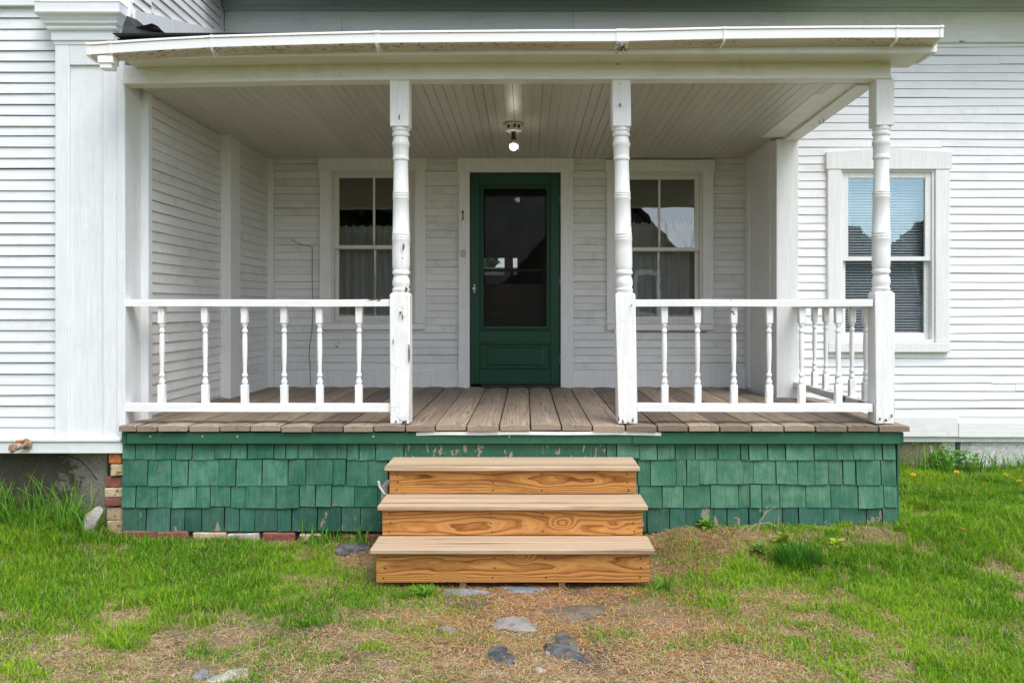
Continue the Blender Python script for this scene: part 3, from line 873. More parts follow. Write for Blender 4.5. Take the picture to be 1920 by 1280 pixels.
win_sub(W3, X(1575, DR), X(1751, DR), Z(641, DR), Z(318, DR), YR, M['sash_new'], M['glass_b'], Z(485, DR), None, st=.05, cas=(X(1575, DR) - X(1550, DR), X(1778, DR) - X(1751, DR)),
        head=Z(287, DR) - Z(318, DR), peak=.035, trim=M['trim'], stool=.085, ears=.012, tilt=0)
# --- pilaster at the right end of the recess, plain return wall, left box post
DP = 6.64
ob("corner_post", join(bx(X(1456, DP), X(1497, DP), Y(DP), Y(DP) + .16, DECK - .2, 2.83, .004)), M['trim'], house, (0, 0, 0))
ob("board_wall", join(bx(2.090, 2.16, Y(DP) + .16, YB + .02, DECK - .05, 2.9, .002), bx(2.078, 2.09, Y(DP) + .162, YB, 2.56, 2.86, .003), bx(2.066, 2.089, YB - .13, YB - .02, DECK, 2.56, .004),
                      bx(2.074, 2.089, Y(DP) + .17, Y(DP) + .42, DECK, 2.559, .004)), M['trim_porch'], house, (0, 0, 0))
ob("corner_post", bx(-2.62, -2.438, Y(6.6), Y(6.82), DECK - .1, 2.93, .004), M['trim_porch'], house, (0, 0, 0))
# rear bay of side wall
sw = ob("clapboard_wall", bx(-2.52, -2.445, Y(6.82), YB + .05, .6, 2.95, .002), M['trim_porch'], house, (0, 0, 0))
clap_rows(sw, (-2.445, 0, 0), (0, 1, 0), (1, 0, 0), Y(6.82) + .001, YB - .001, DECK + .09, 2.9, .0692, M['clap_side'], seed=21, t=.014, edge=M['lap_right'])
box_ob("base_board", -2.446, -2.428, Y(6.82) + .001, YB - .02, DECK - .02, DECK + .088, M['trim_porch'], house)
# --- frieze and eave
DF = 6.695
yf = Y(DF)
for (a, b) in ((-2.52, X(640, DF)), (X(640, DF) + .002, X(1075, DF)), (X(1075, DF) + .002, X(1470, DF)), (X(1470, DF) + .002, 7.5)):
    box_ob("frieze_board", a, b, yf, yf + .10, Z(79, DF), Z(21, DF), M['trim_left_h'] if b < 1.5 else M['trim_h'], house)
ob("cornice", join(sweep([(.0, 0), (-.022, .006), (-.03, .02), (-.03, .03), (-.055, .045), (-.075, .075), (-.075, .085), (.0, .085)], [(-2.52, yf - .0005, Z(22, DF)), (7.5, yf - .0005, Z(22, DF) - .006)]),
    bx(-2.52, 7.5, yf - .50, yf + .12, Z(21, DF) + .078, Z(21, DF) + .11), bx(-2.52, 7.5, yf - .53, yf - .501, Z(21, DF) + .05, Z(21, DF) + .30)), M['cornice'], house, (0, 0, 0))
ob("roof", sweep([(-.65, .36), (4.5, 3.1), (4.5, 3.2), (-.65, .46)], [(-2.5, 0, 0), (7.7, 0, 0)]), M['shingle_roof'], house, (0, yf, Z(21, DF)))
# gap-free shell above and behind
ob("shell_wall", join(bx(-2.5, 2.15, yf + .11, yf + .2, 2.95, 4.3), bx(7.42, 7.5, YR + .12, 7, -.3, 4.2), bx(-2.5, 7.5, 7.0, 7.1, -.3, 2.05), bx(-2.5, 7.5, 7.0, 7.1, 2.4, 5.5),
    bx(-2.5, -.62, 7.0, 7.1, 2.05, 2.4), bx(-.1, 7.5, 7.0, 7.1, 2.05, 2.4)), M['trim'], house, (0, 0, 0))

# blinds, curtains: things of their own, hanging inside the windows
blind = tag(empty("window_blind", (X(1660, DR), YR + .12, 2.6)), "white horizontal slat blind lowered inside the window behind the corner post", "window blind")
zt_b, zb_b = Z(330, DR), Z(636, DR)
bx0, bx1 = X(1578, DR), X(1748, DR)
slat_me = mesh_data("slat", sweep([(-.012, -.0052), (0, .0008), (.012, .0048), (.012, .0056), (0, .0018), (-.012, -.0044)], [(-(bx1 - bx0) / 2 + .03, 0, 0), ((bx1 - bx0) / 2 - .03, 0, 0)]), M['slat'])
npitch = .0232
zz = zt_b - .03
while zz > zb_b + .02:
    ob("slat", slat_me, None, blind, ((bx0 + bx1) / 2, YR + .105, zz), rot=(random.uniform(-.05, .05) + .25, random.uniform(-.002, .002), 0))
    zz -= npitch
box_ob("head_rail", bx0 + .025, bx1 - .025, YR + .085, YR + .125, zt_b - .02, zt_b + .012, M['slat'], blind)
box_ob("base_rail", bx0 + .03, bx1 - .03, YR + .093, YR + .117, zb_b, zb_b + .015, M['slat'], blind)
for p in (1603, 1701):
    ob("cord", tube([(0, 0, zt_b - zb_b), (0, 0, 0)], .0016, 5), M['slat'], blind, (X(p, DR), YR + .088, zb_b))

def curtain_mesh(x0, x1, z0, z1, folds, amp, pinch=None, ruffle=0.0, seed=1):
    rd = np.random.default_rng(seed)
    nx, nz = 90, 26
    V, Fc = [], []
    ph = rd.uniform(0, 6.28)
    for k in range(nz):
        t = k / (nz - 1)
        z = z0 + (z1 - z0) * t
        w = 1.0
        if pinch: w = 1 - pinch * math.exp(-((t - .35) / .28) ** 2)
        for i in range(nx):
            u = i / (nx - 1)
            x = x0 + (x1 - x0) * u * w
            a = amp * (.6 + .4 * math.sin(3 * u + ph)) * (1 + .25 * math.sin(5 * t + u * 7))
            y = a * (.6 * math.sin(folds * 6.28 * u + ph + 1.6 * math.sin(5 * u + ph) + .4 * t) + .4 * math.sin(folds * 2.4 * u + 2 * ph + .9 * t) + .3 * math.sin(folds * 15 * u + ph * 3 + 2.0 * t * t))
            zz_ = z + (ruffle * (.5 + .28 * math.sin(folds * 13 * u + ph * 2) + .22 * math.sin(folds * 5.3 * u + ph)) * max(0, (t - .85) / .15))
            V.append((x, y, zz_))
    for k in range(nz - 1):
        for i in range(nx - 1):
            a = k * nx + i
            Fc.append((a, a + 1, a + nx + 1, a + nx))
    return V, Fc
def curtain(x0, x1, z0, z1, label, **kw):
    c = empty("curtain", ((x0 + x1) / 2, YB + .14, z1))
    tag(c, label, "curtain")
    ob("cloth", curtain_mesh(x0, x1, z0, z1, **kw), M['lace'], c, (0, YB + .14, 0), smooth_=True, closed=False)
    ob("rod", tube([(min(x0, x1) - .02, 0, 0), (max(x0, x1) + .02, 0, 0)], .006, 8), M['metal'], c, (0, YB + .14, z1 - .04))
    return c
curtain(X(626, DB), X(774, DB), Z(600, DB), Z(424, DB), "sheer gathered half curtain with a ruffled top in the window beside the cracked post", folds=11, amp=.018, ruffle=.03, seed=2)
curtain(X(1163, DB), X(1313, DB), Z(602, DB), Z(418, DB), "sheer half curtain hanging in the window beside the leaning middle post", folds=9, amp=.016, pinch=.0, ruffle=.03, seed=5)

# ================================================================== WING
DW = 5.165
YW = Y(DW)
wing = tag(empty("house_wing", (-3.5, YW, 0)), "white clapboard wing with a tall pilaster at its corner, beside the porch", "house wing")
fw = ob("clapboard_wall", bx(-6.5, -2.62, YW + .012, YW + .10, .5, 3.7, .002), M['trim_left'], wing, (0, 0, 0))
DPL = 5.10
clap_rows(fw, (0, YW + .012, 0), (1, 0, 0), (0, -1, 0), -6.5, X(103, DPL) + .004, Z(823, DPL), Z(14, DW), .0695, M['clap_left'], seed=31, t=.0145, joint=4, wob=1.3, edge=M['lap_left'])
box_ob("frieze_board", -6.5, X(73, DPL), YW - .03, YW + .09, Z(14, DW), 3.95, M['trim_left_h'], wing)
box_ob("base_board", -6.5, X(226, 5.06), Y(5.085), YW + .11, Z(850, 5.085), Z(829, 5.085), M['trim_left_h'], wing, .004)
box_ob("base_board", -6.5, X(224, 5.06), Y(5.075), YW + .10, Z(829, 5.075) + .0005, Z(822, 5.075), M['trim_left_h'], wing, .006)
ob("foundation", bx(-6.5, X(201, 5.2), Y(5.2), Y(5.2) + .3, -.4, Z(849, 5.2)), M['conc_left'], wing, (0, 0, 0))
# pilaster
pil = empty("pilaster", (X(160, DPL), Y(DPL), .6), wing)
yp = Y(DPL)
zb_p, zt_p = Z(822, DPL) + .001, Z(72, DPL)
xa, xb_, xc, xd, xe = X(103, DPL), X(130, DPL), X(193, DPL), X(219, DPL), X(235, DPL)
box_ob("stile", xa, xb_, yp, YW + .02, zb_p, zt_p, M['trim_left'], pil)
box_ob("stile", xc, xd, yp, YW + .02, zb_p, zt_p, M['trim_left'], pil)
box_ob("stile", xb_ + .0005, xc - .0005, yp + .001, YW + .02, Z(122, DPL), zt_p - .001, M['trim_left_h'], pil)
box_ob("panel", xb_, xc, yp + .016, YW + .02, zb_p, Z(122, DPL) + .01, M['trim_left'], pil, .001)
box_ob("corner_board", xd + .002, xe, yp - .006, Y(5.31), zb_p, Z(118, DPL) + .05, M['trim_left'], pil, .004)
box_ob("corner_board", X(235, DPL) - .03, X(278, 5.31), Y(5.31) + .001, Y(5.31) + .06, DECK - .05, 2.95, M['trim_left'], pil, .004)
def rings(levels, x0, x1, y0, y1):
    V, Fc = [], []
    for z, o_ in levels:
        V += [(x0 - o_, y0 - o_, z), (x1 + o_, y0 - o_, z), (x1 + o_, y1, z), (x0 - o_, y1, z)]
    for k in range(len(levels) - 1):
        for i in range(4):
            j = (i + 1) % 4
            Fc.append((k * 4 + i, k * 4 + j, k * 4 + 4 + j, k * 4 + 4 + i))
    Fc.append((3, 2, 1, 0)); n = len(levels) * 4
    Fc.append((n - 4, n - 3, n - 2, n - 1))
    return V, Fc
pzl = lambda p: Z(p, 5.06)
ob("capital", rings([(pzl(80), .004), (pzl(73), .006), (pzl(72.5), .015), (pzl(56), .017), (pzl(55), .03), (pzl(52), .036), (pzl(48), .034), (pzl(46), .04), (pzl(44), .05),
                     (pzl(40), .052), (pzl(33), .066), (pzl(29), .085), (pzl(26.5), .088), (pzl(26), .08), (pzl(9), .082), (pzl(8), .086)], xa, X(212, DPL), yp, YW + .05), M['trim_left_h'], pil, (0, 0, 0))
box_ob("frieze_board", X(73, DPL), X(212, DPL) + .06, YW - .06, YW + .3, pzl(8) + .001, 3.95, M['trim_left_h'], wing)
# side wall (faces the porch)
XS = -2.515
swp = ob("clapboard_wall", bx(XS - .10, XS - .012, Y(5.31), Y(6.9), .3, 4.6, .002), M['trim_left'], wing, (0, 0, 0))
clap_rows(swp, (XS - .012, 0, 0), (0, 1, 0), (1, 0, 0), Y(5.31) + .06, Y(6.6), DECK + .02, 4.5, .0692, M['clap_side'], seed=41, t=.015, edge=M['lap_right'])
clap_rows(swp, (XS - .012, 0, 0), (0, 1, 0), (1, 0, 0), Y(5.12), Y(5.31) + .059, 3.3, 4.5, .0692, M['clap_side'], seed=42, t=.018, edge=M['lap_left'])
box_ob("wall_panel", XS - .10, XS - .0125, Y(5.12), Y(5.31), 3.0, 4.6, M['trim_left'], wing)
# flashing board following the porch roof
p0, p1 = (Y(5.10), 3.13), (Y(6.62), 3.52)
ob("flashing_board", sweep([(0, 0), (0, .19), (.022, .19), (.022, 0)], [(0, 0, 0), (1.0, 0, 0)], (0, p1[0] - p0[0], p1[1] - p0[1]), (1, 0, 0), (0, 0, 1)), M['trim_left'], wing, (XS + .004, p0[0], p0[1]))

# ================================================================== PORCH
def sag(x):
    return float(np.interp(x, [-2.7, -1.6, -.8, 2.5], [-.032, -.010, 0, .008]))
porch = tag(empty("porch", (0, 0, 0)), "roofed front porch with turned white posts, grey plank deck and green shingled skirt", "porch")
# --- deck
deck = empty("deck", (0, 1, DECK), porch)
bounds = [221, 256, 296, 353, 411, 469, 527, 586, 643, 700, 760, 816, 875, 936.5, 995, 1053, 1111, 1172.6, 1232.7, 1291, 1349.6, 1409.7, 1470, 1529, 1589, 1648, 1707]
DD = 5.03
rd = random.Random(5)
for a, b in zip(bounds[:-1], bounds[1:]):
    xa_, xb2 = X(a, DD) + .0042, X(b, DD) - .0042
    w = xb2 - xa_; cx = (xa_ + xb2) / 2
    mid = math.exp(-((cx - .02) / .62) ** 4)
    y0 = Y(DD) + rd.uniform(-.008, .006) - .012 * mid * rd.random()
    y1 = YB + .01
    if cx > 2.02: y1 = Y(DP) + .05
    if cx < -2.40: y1 = Y(6.62)
    crown = .004 + .004 * mid + rd.uniform(0, .003)
    prof = [(-w / 2, -.036), (w / 2, -.036), (w / 2, -.006), (w / 2 - .004, -crown), (w * .25, -crown * .25), (0, 0), (-w * .25, -crown * .25), (-w / 2 + .004, -crown), (-w / 2, -.006)]
    lift = .010 * mid * rd.random()
    dz = rd.uniform(-.0025, .0015)
    cy = (y0 + y1) / 2
    dx = rd.uniform(-.002, .002)
    st = []
    for i, t in enumerate((0, .004, .06, .2, .5, .8, 1)):
        yy = y0 + (y1 - y0) * t
        st.append((yy - cy, dx * math.sin(t * 3), dz + lift * max(0, 1 - t / .35) ** 2 - (.003 if i == 0 else 0) + rd.uniform(-.0007, .0007), .985 if i == 0 else 1.0))
    ob("floor_board", sweep(prof, st, (0, 1, 0), (1, 0, 0), (0, 0, 1)), M['deck'], deck, (cx, cy, DECK))
ob("deck_frame", join(bx(-2.5, 2.33, .06, .10, .45, DECK - .042), bx(-2.5, 2.33, .9, .94, .45, DECK - .042), bx(-2.5, 2.33, 1.9, 1.94, .45, DECK - .042)), M['dark_wood'], deck, (0, 0, 0))
# --- skirt
skirt = empty("skirt", (0, .05, 0), porch)
YS = Y(5.085)
DS = 5.08
XSR = X(1683, DS)
ob("skirt_backing", join(bx(X(229, DS), XSR - .01, YS + .016, YS + .04, -.1, DECK - .045), bx(XSR - .03, XSR - .002, YS + .04, YR + .04, -.1, DECK - .045)), M['black'], skirt, (0, 0, 0))
rows = [
 (832, 861, [228, 253, 292, 329, 360, 401, 432, 463, 513, 536, 558, 587, 632, 650, 673, 704, 757], [1137, 1157, 1198, 1233, 1266, 1304, 1347, 1389, 1404, 1440, 1473, 1527, 1570, 1600, 1639, 1655, 1681]),
 (861, 908, [228, 277, 321, 353, 410, 442, 491, 540, 573, 624, 649, 690, 727], [1150, 1195, 1220, 1268, 1288, 1311, 1344, 1393, 1413, 1455, 1496, 1528, 1553, 1581, 1605, 1652, 1682]),
 (908, 951, [227, 255, 295, 323, 368, 394, 432, 460, 517, 562, 591, 622, 664, 708, 740], [1160, 1198, 1242, 1282, 1332, 1385, 1406, 1429, 1462, 1511, 1558, 1609, 1657, 1684]),
 (951, 996, [228, 274, 320, 346, 378, 421, 449, 478, 520, 547, 595, 640, 676, 717, 745], [1180, 1213, 1256, 1286, 1338, 1363, 1404, 1429, 1467, 1497, 1545, 1575, 1625, 1655, 1686])]
rd = random.Random(77)
for k, (yt, yb, left, right) in enumerate(rows):
    zt_, zb_ = Z(yt, DS), Z(yb, DS)
    if k == 3: zb_ -= .0
    flare = .002 * k
    for side, lst in ((0, left), (1, right)):
        jog = 0
        for a, b in zip(lst[:-1], lst[1:]):
            if rd.random() < .3: jog = rd.uniform(-.009, .007)
            gp = rd.choice([.0014, .0020, .0030, .0042])
            x0, x1 = X(a, DS) + gp, X(b, DS) - gp
            w = x1 - x0
            h = zt_ - zb_ + .05 - jog
            tk = rd.uniform(.015, .023)
            skew = rd.uniform(-.003, .003)
            cupv = rd.uniform(-.004, .004)
            # corners: bottom edge slightly ragged
            V, Fc = [], []
            nb = 4
            xs_ = [-w / 2 + w * i / nb for i in range(nb + 1)]
            for xi_ in xs_:
                bz = skew * xi_ / w * 2 + rd.uniform(-.0012, .0012)
                hx = zt_ - zb_ - jog - rd.uniform(.0, .003)
                cup = cupv * (1 - (2 * xi_ / w) ** 2)
                V += [(xi_, 0.0, bz), (xi_, -tk + cup, bz + .001), (xi_, -.003 - (tk - .003) * (1 - hx / h), hx), (xi_, -.003, h), (xi_, 0.0, h)]
            for i in range(nb):
                for j in range(5):
                    j2 = (j + 1) % 5
                    Fc.append((i * 5 + j, i * 5 + j2, (i + 1) * 5 + j2, (i + 1) * 5 + j))
            Fc.append((4, 3, 2, 1, 0)); n = nb * 5
            Fc.append((n, n + 1, n + 2, n + 3, n + 4))
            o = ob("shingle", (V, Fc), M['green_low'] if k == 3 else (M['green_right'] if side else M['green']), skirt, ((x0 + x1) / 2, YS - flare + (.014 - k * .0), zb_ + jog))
            o.data.materials.append(M['shadow_green'])
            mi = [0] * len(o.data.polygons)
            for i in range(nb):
                mi[i * 5] = 1; mi[i * 5 + 2] = 1  # bottom edge and lap strip painted with the row's shadow
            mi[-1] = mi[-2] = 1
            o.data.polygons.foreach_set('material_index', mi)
            o.rotation_euler = (rd.uniform(-.004, .022), rd.uniform(-.010, .010), rd.uniform(-.02, .02))
# peeling board behind the steps
box_ob("skirt_board", X(757.5, DS), X(1136.5, DS), YS + .002, YS + .014, .02, Z(832.5, DS), M['green_peel'], skirt)
# trim band and white strip under the boards
box_ob("trim_band", X(237, 5.05), X(1185, 5.05), Y(5.05), YS + .012, Z(832, 5.05), Z(811, 5.05), M['green_trim'], skirt, .004)
box_ob("trim_band", X(1185.5, 5.05), X(1690, 5.05), Y(5.05) + .001, YS + .012, Z(832.5, 5.05), Z(810, 5.05), M['green_trim'], skirt, .004)
box_ob("trim_band", X(228, 5.06), X(236.6, 5.06), Y(5.06), YS + .012, Z(833, 5.05), Z(809, 5.05), M['green_trim'], skirt, .003)
box_ob("trim_band", X(1690, 5.06) + .001, X(1696, 5.06), Y(5.07), YR, Z(832, 5.05), Z(811, 5.05), M['green_trim'], skirt, .003)
box_ob("corner_board", XSR - .001, XSR + .012, YS - .002, YR + .03, -.05, Z(832, 5.08), M['green_trim'], skirt, .003)
ob("flashing_strip", sweep([(0, 0), (.03, 0), (.03, .02), (0, .02)], [(X(780, 5.04), .012, -.016), (X(830, 5.04), .004, -.010), (X(900, 5.04), -.002, -.011), (X(960, 5.04), -.004, -.007), (X(1050, 5.04), -.004, -.010), (X(1150, 5.04), .0, -.008), (X(1240, 5.04), .012, -.016)]), M['trim_h'], skirt, (0, Y(5.036), Z(812, 5.04)))
rdn = random.Random(3)
for p in (282, 380, 445, 700, 955):
    nl = lathe([(0, .006), (.003, .005)], 8)
    ob("nail_head", ([(q[0], -q[2], q[1]) for q in nl[0]], nl[1]), M['ivory'], skirt, (X(p, 5.05), Y(5.05) - .0005, Z(818, 5.05)))

# --- posts
def post_profile(h0, h1):
    pts = [(549, 13.6), (546, 16.0), (542, 16.6), (540, 14.6), (539, 14.4), (534, 16.0), (529, 16.4), (523, 15.4), (518, 13.9), (515, 13.8), (513.8, 16.2), (510.5, 16.7), (507.8, 16.2), (506.5, 14.6),
           (503, 15.6), (496, 16.3), (470, 16.4), (452, 16.2), (450.5, 16.9), (448, 16.9), (446.8, 15.9), (445.6, 16.9), (443, 16.9), (441.8, 15.8), (440.5, 16.7), (437.8, 16.7), (436.5, 15.7),
           (374, 14.7), (372.6, 15.6), (370, 15.6), (368.8, 14.6), (367.6, 15.5), (365.2, 15.5), (364, 14.5), (362.8, 15.4), (360.4, 15.4), (359, 14.4), (303, 13.2), (301, 13.2), (300, 15.0), (296.5, 15.4), (294.5, 14.8), (293.5, 14.2),
           (290, 14.6), (276, 14.8), (274.5, 15.6), (271.5, 16.6), (267.5, 16.5), (266, 15.0), (262, 14.8), (258, 13.4), (256.5, 13.2), (255.6, 15.6), (252.5, 16.5), (249.5, 15.8), (248.3, 14.2), (246.8, 14.4), (246, 16.0), (243, 16.6), (240, 16.0)]
    return pts
def make_post(xb_px, xt_px, wb, wt, mat, label, dsh=0):
    DC = 5.135
    s = DC / F
    xb2, xt2 = X(xb_px, DC), X(xt_px, DC)
    prof = [(Z(y + dsh, DC) - DECK, r * s) for y, r in post_profile(0, 0)]
    top = 2.876 + sag(xt2) - DECK
    zq1 = Z(551 + dsh, DC) - DECK
    zq2 = Z(240 + dsh, DC) - DECK
    vf = join(shift(cbox(wb, wb, zq1, .005), (0, 0, zq1 / 2)), lathe([(zq1 - .03, wb * .42)] + prof + [(zq2 + .02, wt * .42)], 28),
              shift(cbox(wt, wt, top - zq2, .004), (0, 0, (top + zq2) / 2)),
              rings([(zq1 - .002, 0), (zq1 + .010, -.012)], -wb / 2 + .004, wb / 2 - .004, -wb / 2 + .004, wb / 2 - .004))
    H = top
    V = [(p[0] + (xt2 - xb2) * p[2] / H, p[1], p[2]) for p in vf[0]]
    o = ob("post", (V, vf[1]), mat, porch, (xb2, .066, DECK))
    smooth_angle(o, 38)
    o['label'] = label
    return o
make_post(752, 751, .126, .122, M['post_crack'], "straight turned post left of the steps with cracked peeling paint")
make_post(1175.5, 1163, .126, .118, M['post'], "turned post right of the steps leaning away from upright")
make_post(1653, 1654, .123, .117, M['post'], "turned corner post in front of the window with blinds", dsh=-2)
# paint chips: ragged dark scars where bare wood shows
def chip(px_, py_, w, h, seed, parent, D=5.068):
    r_ = random.Random(seed)
    n = 10
    pts = []
    for i in range(n):
        a = 6.28 * i / n
        k = r_.uniform(.55, 1.1)
        pts.append((math.cos(a) * w / 2 * k * D / F, math.sin(a) * h / 2 * k * D / F))
    ob("bare_patch", sweep(pts, [(-.0018, 0, 0), (.004, 0, 0)], (0, 1, 0), (1, 0, 0), (0, 0, 1)), M['brownstone'], parent, (X(px_, D), Y(D), Z(py_, D)))

# --- railings
def bal_profile():
    return [(722, 4.6), (720, 5.6), (717, 6.0), (714, 5.0), (710, 3.4), (708, 3.6), (705.5, 5.2), (702.5, 5.2), (700.5, 3.6), (697, 3.3), (680, 4.0), (655, 5.0), (640, 5.0), (625, 4.3), (612, 3.6), (629 - 20, 3.5), (608, 5.0), (606, 5.2), (604, 3.8), (602, 3.2), (599, 4.8), (596, 5.4), (593, 4.6), (591, 3.4), (589, 3.6)]
DRL = 5.13
sB = DRL / F
def bal_mesh():
    z0 = Z(758, DRL)
    prof = [(722, 4.2), (719.5, 5.4), (716.5, 5.9), (713.5, 5.0), (711, 3.8), (708.5, 3.5), (706.5, 4.9), (704.5, 5.4), (702.5, 4.9), (700.5, 3.7), (697, 3.4), (685, 3.9), (665, 4.7), (648, 4.9), (632, 4.5), (626.5, 4.0),
            (625.5, 3.7), (624, 4.9), (621.5, 5.5), (619, 4.8), (617, 3.5), (614.5, 3.4), (612, 4.9), (609.5, 5.3), (607.5, 4.5), (606.5, 4.3)]
    pr = [(Z(y, DRL) - z0, r * sB) for y, r in prof]
    za, zb3, zc = Z(722, DRL) - z0, Z(607, DRL) - z0, Z(573, DRL) - z0
    hw = 12.5 * sB
    vf = join(shift(cbox(hw, hw, za, .004), (0, 0, za / 2)), lathe([(za - .006, 4 * sB)] + pr + [(zb3 + .006, 4 * sB)], 14), shift(cbox(hw, hw, zc - zb3 + .003, .004), (0, 0, (zc + zb3) / 2)))
    return vf
bal_me = mesh_data("baluster", bal_mesh(), M['baluster'])
bal_me.polygons.foreach_set("use_smooth", [True] * len(bal_me.polygons))
bal_me.set_sharp_from_angle(angle=R(40))
zt1, zt0 = Z(561.5, 5.095), Z(574.5, 5.095)
zb1, zb0 = Z(757, 5.095), Z(771.5, 5.095)
rprof = lambda h, w: [(-w / 2, 0), (w / 2, 0), (w / 2, h - .004), (w / 2 - .006, h), (-w / 2 + .006, h), (-w / 2, h - .004)]
yr = .060
def railing(x0, x1, bals, label, yc=.062):
    r_ = empty("railing", ((x0 + x1) / 2, yc, DECK), porch)
    r_['label'] = label
    c = (x0 + x1) / 2
    ob("handrail", sweep(rprof(zt1 - zt0, .085), [(x0 - c, 0, 0), ((x0 - c) * .4, .001, .0015), ((x1 - c) * .5, -.001, -.001), (x1 - c, 0, .002)]), M['rail'], r_, (c, yc, zt0))
    ob("base_rail", sweep(rprof(zb1 - zb0, .075), [(x0 - c, 0, 0), (0, .001, -.003), (x1 - c, 0, -.002)]), M['rail'], r_, (c, yc, zb0))
    for p in bals:
        o = ob("baluster", bal_me, None, r_, (X(p, DRL), yc, zb1 - .004))
        o.rotation_euler = (0, random.uniform(-.006, .006), random.choice([0, 1.571, 3.1416]) + random.uniform(-.04, .04))
    return r_
railing(X(226, 5.09), X(735, 5.12), [302, 384, 458, 532, 599, 672], "front railing between the wing and the cracked post, six balusters")
railing(X(1192, 5.10), X(1637, 5.10), [1247, 1309, 1377, 1443, 1504, 1573], "front railing between the leaning post and the corner post, six balusters")
sr = empty("railing", (2.27, .85, DECK), porch)
sr['label'] = "short worn side railing running back from the corner post to the house"
ysr0, ysr1 = .13, Y(6.70)
cyr = (ysr0 + ysr1) / 2
xsr = 2.262
ob("handrail", sweep(rprof(zt1 - zt0 + .002, .085), [(ysr0 - cyr, 0, -.012), (0, 0, -.010), (ysr1 - cyr, 0, -.004)], (0, 1, 0), (1, 0, 0), (0, 0, 1)), M['rail_side'], sr, (xsr, cyr, zt0))
ob("base_rail", sweep(rprof(zb1 - zb0, .08), [(ysr0 - cyr, 0, -.003), (0, 0, 0), (ysr1 - cyr, 0, .004)], (0, 1, 0), (1, 0, 0), (0, 0, 1)), M['rail_side'], sr, (xsr, cyr, zb0))
for k in (1.038, 1.082, 1.127, 1.176, 1.222):
    o = ob("baluster", bal_me, None, sr, (xsr, Y(5.13 * k), zb1 - .006))
    o.rotation_euler = (0, 0, random.uniform(-.04, .04))
# --- roof frame: beam, soffit, fascia
def strip(name, D0, D1, xs_, z0, z1, mat, zoff=0.0):
    y0_, y1_ = Y(D0), Y(D1)
    cx = (xs_[0] + xs_[-1]) / 2
    prof = [(y0_, z0 + .003), (y0_ + .003, z0), (y1_, z0), (y1_, z1), (y0_, z1)]
    prof = [(a - y0_, b - z0) for a, b in prof]
    return ob(name, sweep(prof, [(x - cx, 0, sag(x)) for x in xs_]), mat, porch, (cx, y0_, z0))
xs_b = [X(230, 5.07), -2, -1.5, -1, -.5, .5, 1.5, X(1672, 5.07)]
strip("beam", 5.07, 5.18, xs_b, 2.870, 2.890, M['beam'])
strip("beam", 5.078, 5.175, xs_b[:-1] + [X(1671, 5.07)], 2.8905, 2.99, M['beam'])
xs_f = [X(217, 4.87), -2, -1.5, -1, -.5, .5, 1.5, X(1757, 4.87)]
strip("fascia", 4.87, 4.895, xs_f, 2.968, 3.075, M['trim_h'])
strip("fascia", 4.874, 4.892, [xs_f[0] + .005, xs_f[-1] - .03], 3.04, 3.078, M['trim_h'])
for o_ in (bpy.data.objects['fascia.001'],):
    o_.location.z += .0
strip("soffit", 4.896, 5.20, [xs_f[0] + .02] + xs_f[1:-1] + [xs_f[-1] - .02], 2.974, 2.99, M['soffit'])
ob("fascia", bx(xs_f[-1] - .022, xs_f[-1] - .001, Y(4.896), Y(5.10), 2.974, 3.08), M['beam'], porch, (0, 0, 0))
ob("soffit", bx(2.325, xs_f[-1] - .001, Y(5.08), Y(5.099), 2.986, 3.08), M['soffit'], porch, (0, 0, 0))
# side beam on the open end
ob("beam", join(sweep([(2.142, 0), (2.262, 0), (2.262, .15), (2.142, .15)], [(.11, 0, 2.862), (Y(DP) + .02, 0, 2.815)], (0, 1, 0), (1, 0, 0), (0, 0, 1)),
                sweep([(1.955, 0), (2.141, 0), (2.141, .03), (1.955, .03)], [(.11, 0, 2.876), (Y(DP) + .02, 0, 2.842)], (0, 1, 0), (1, 0, 0), (0, 0, 1))), M['beam'], porch, (0, 0, 0))
# ceiling boards
ceil = empty("ceiling", (0, 1.2, 2.85), porch)
x = -2.51
rd = random.Random(12)
while x < 1.95:
    w = .0655 * rd.uniform(.985, 1.015)
    g = rd.choice([.0003, .0003, .0005, .0008, .0015, .0032])
    prof = [(g / 2 + .0015, 0), (w - g / 2 - .0015, 0), (w - g / 2, .002), (w - g / 2, .018), (g / 2, .018), (g / 2, .002)]
    dz = rd.uniform(-.001, .001)
    ob("ceiling_board", sweep(prof, [(-1.19, 0, .018 + dz + sag(x) * .6), (0, rd.uniform(-.0008, .0008), dz), (1.19, 0, -.017 + dz)], (0, 1, 0), (1, 0, 0), (0, 0, 1)), M['ceiling'], ceil, (x, 1.29, 2.853))
    x += w
while x < 2.10:
    ob("ceiling_board", sweep([(0, 0), (.064, 0), (.064, .018), (0, .018)], [(-.45, 0, .006), (.45, 0, -.006)], (0, 1, 0), (1, 0, 0), (0, 0, 1)), M['ceiling'], ceil, (x, Y(DP) + .5, 2.847))
    x += .0655
# porch roof
ob("roof", join(sweep([(-.175, 3.045), (1.56, 3.50), (1.56, 3.53), (-.175, 3.072)], [(-2.505, 0, 0), (-1, 0, .0), (2.32, 0, 0)]), bx(-2.505, 2.14, .2, YB + .1, 2.90, 2.96), bx(-2.505, 2.3, 1.5, 1.56, 2.9, 3.6)), M['shingle_roof'], porch, (0, 0, 0))
for a in (-2.50, -1.9, -1.3, -.7, -.1, .5, 1.1, 1.7, 2.2):
    b = min(a + .595, 2.5)
    box_ob("roof_shingle", a, b, Y(4.835), Y(5.3), 3.079, 3.084, M['shingle_roof'], porch, .001)

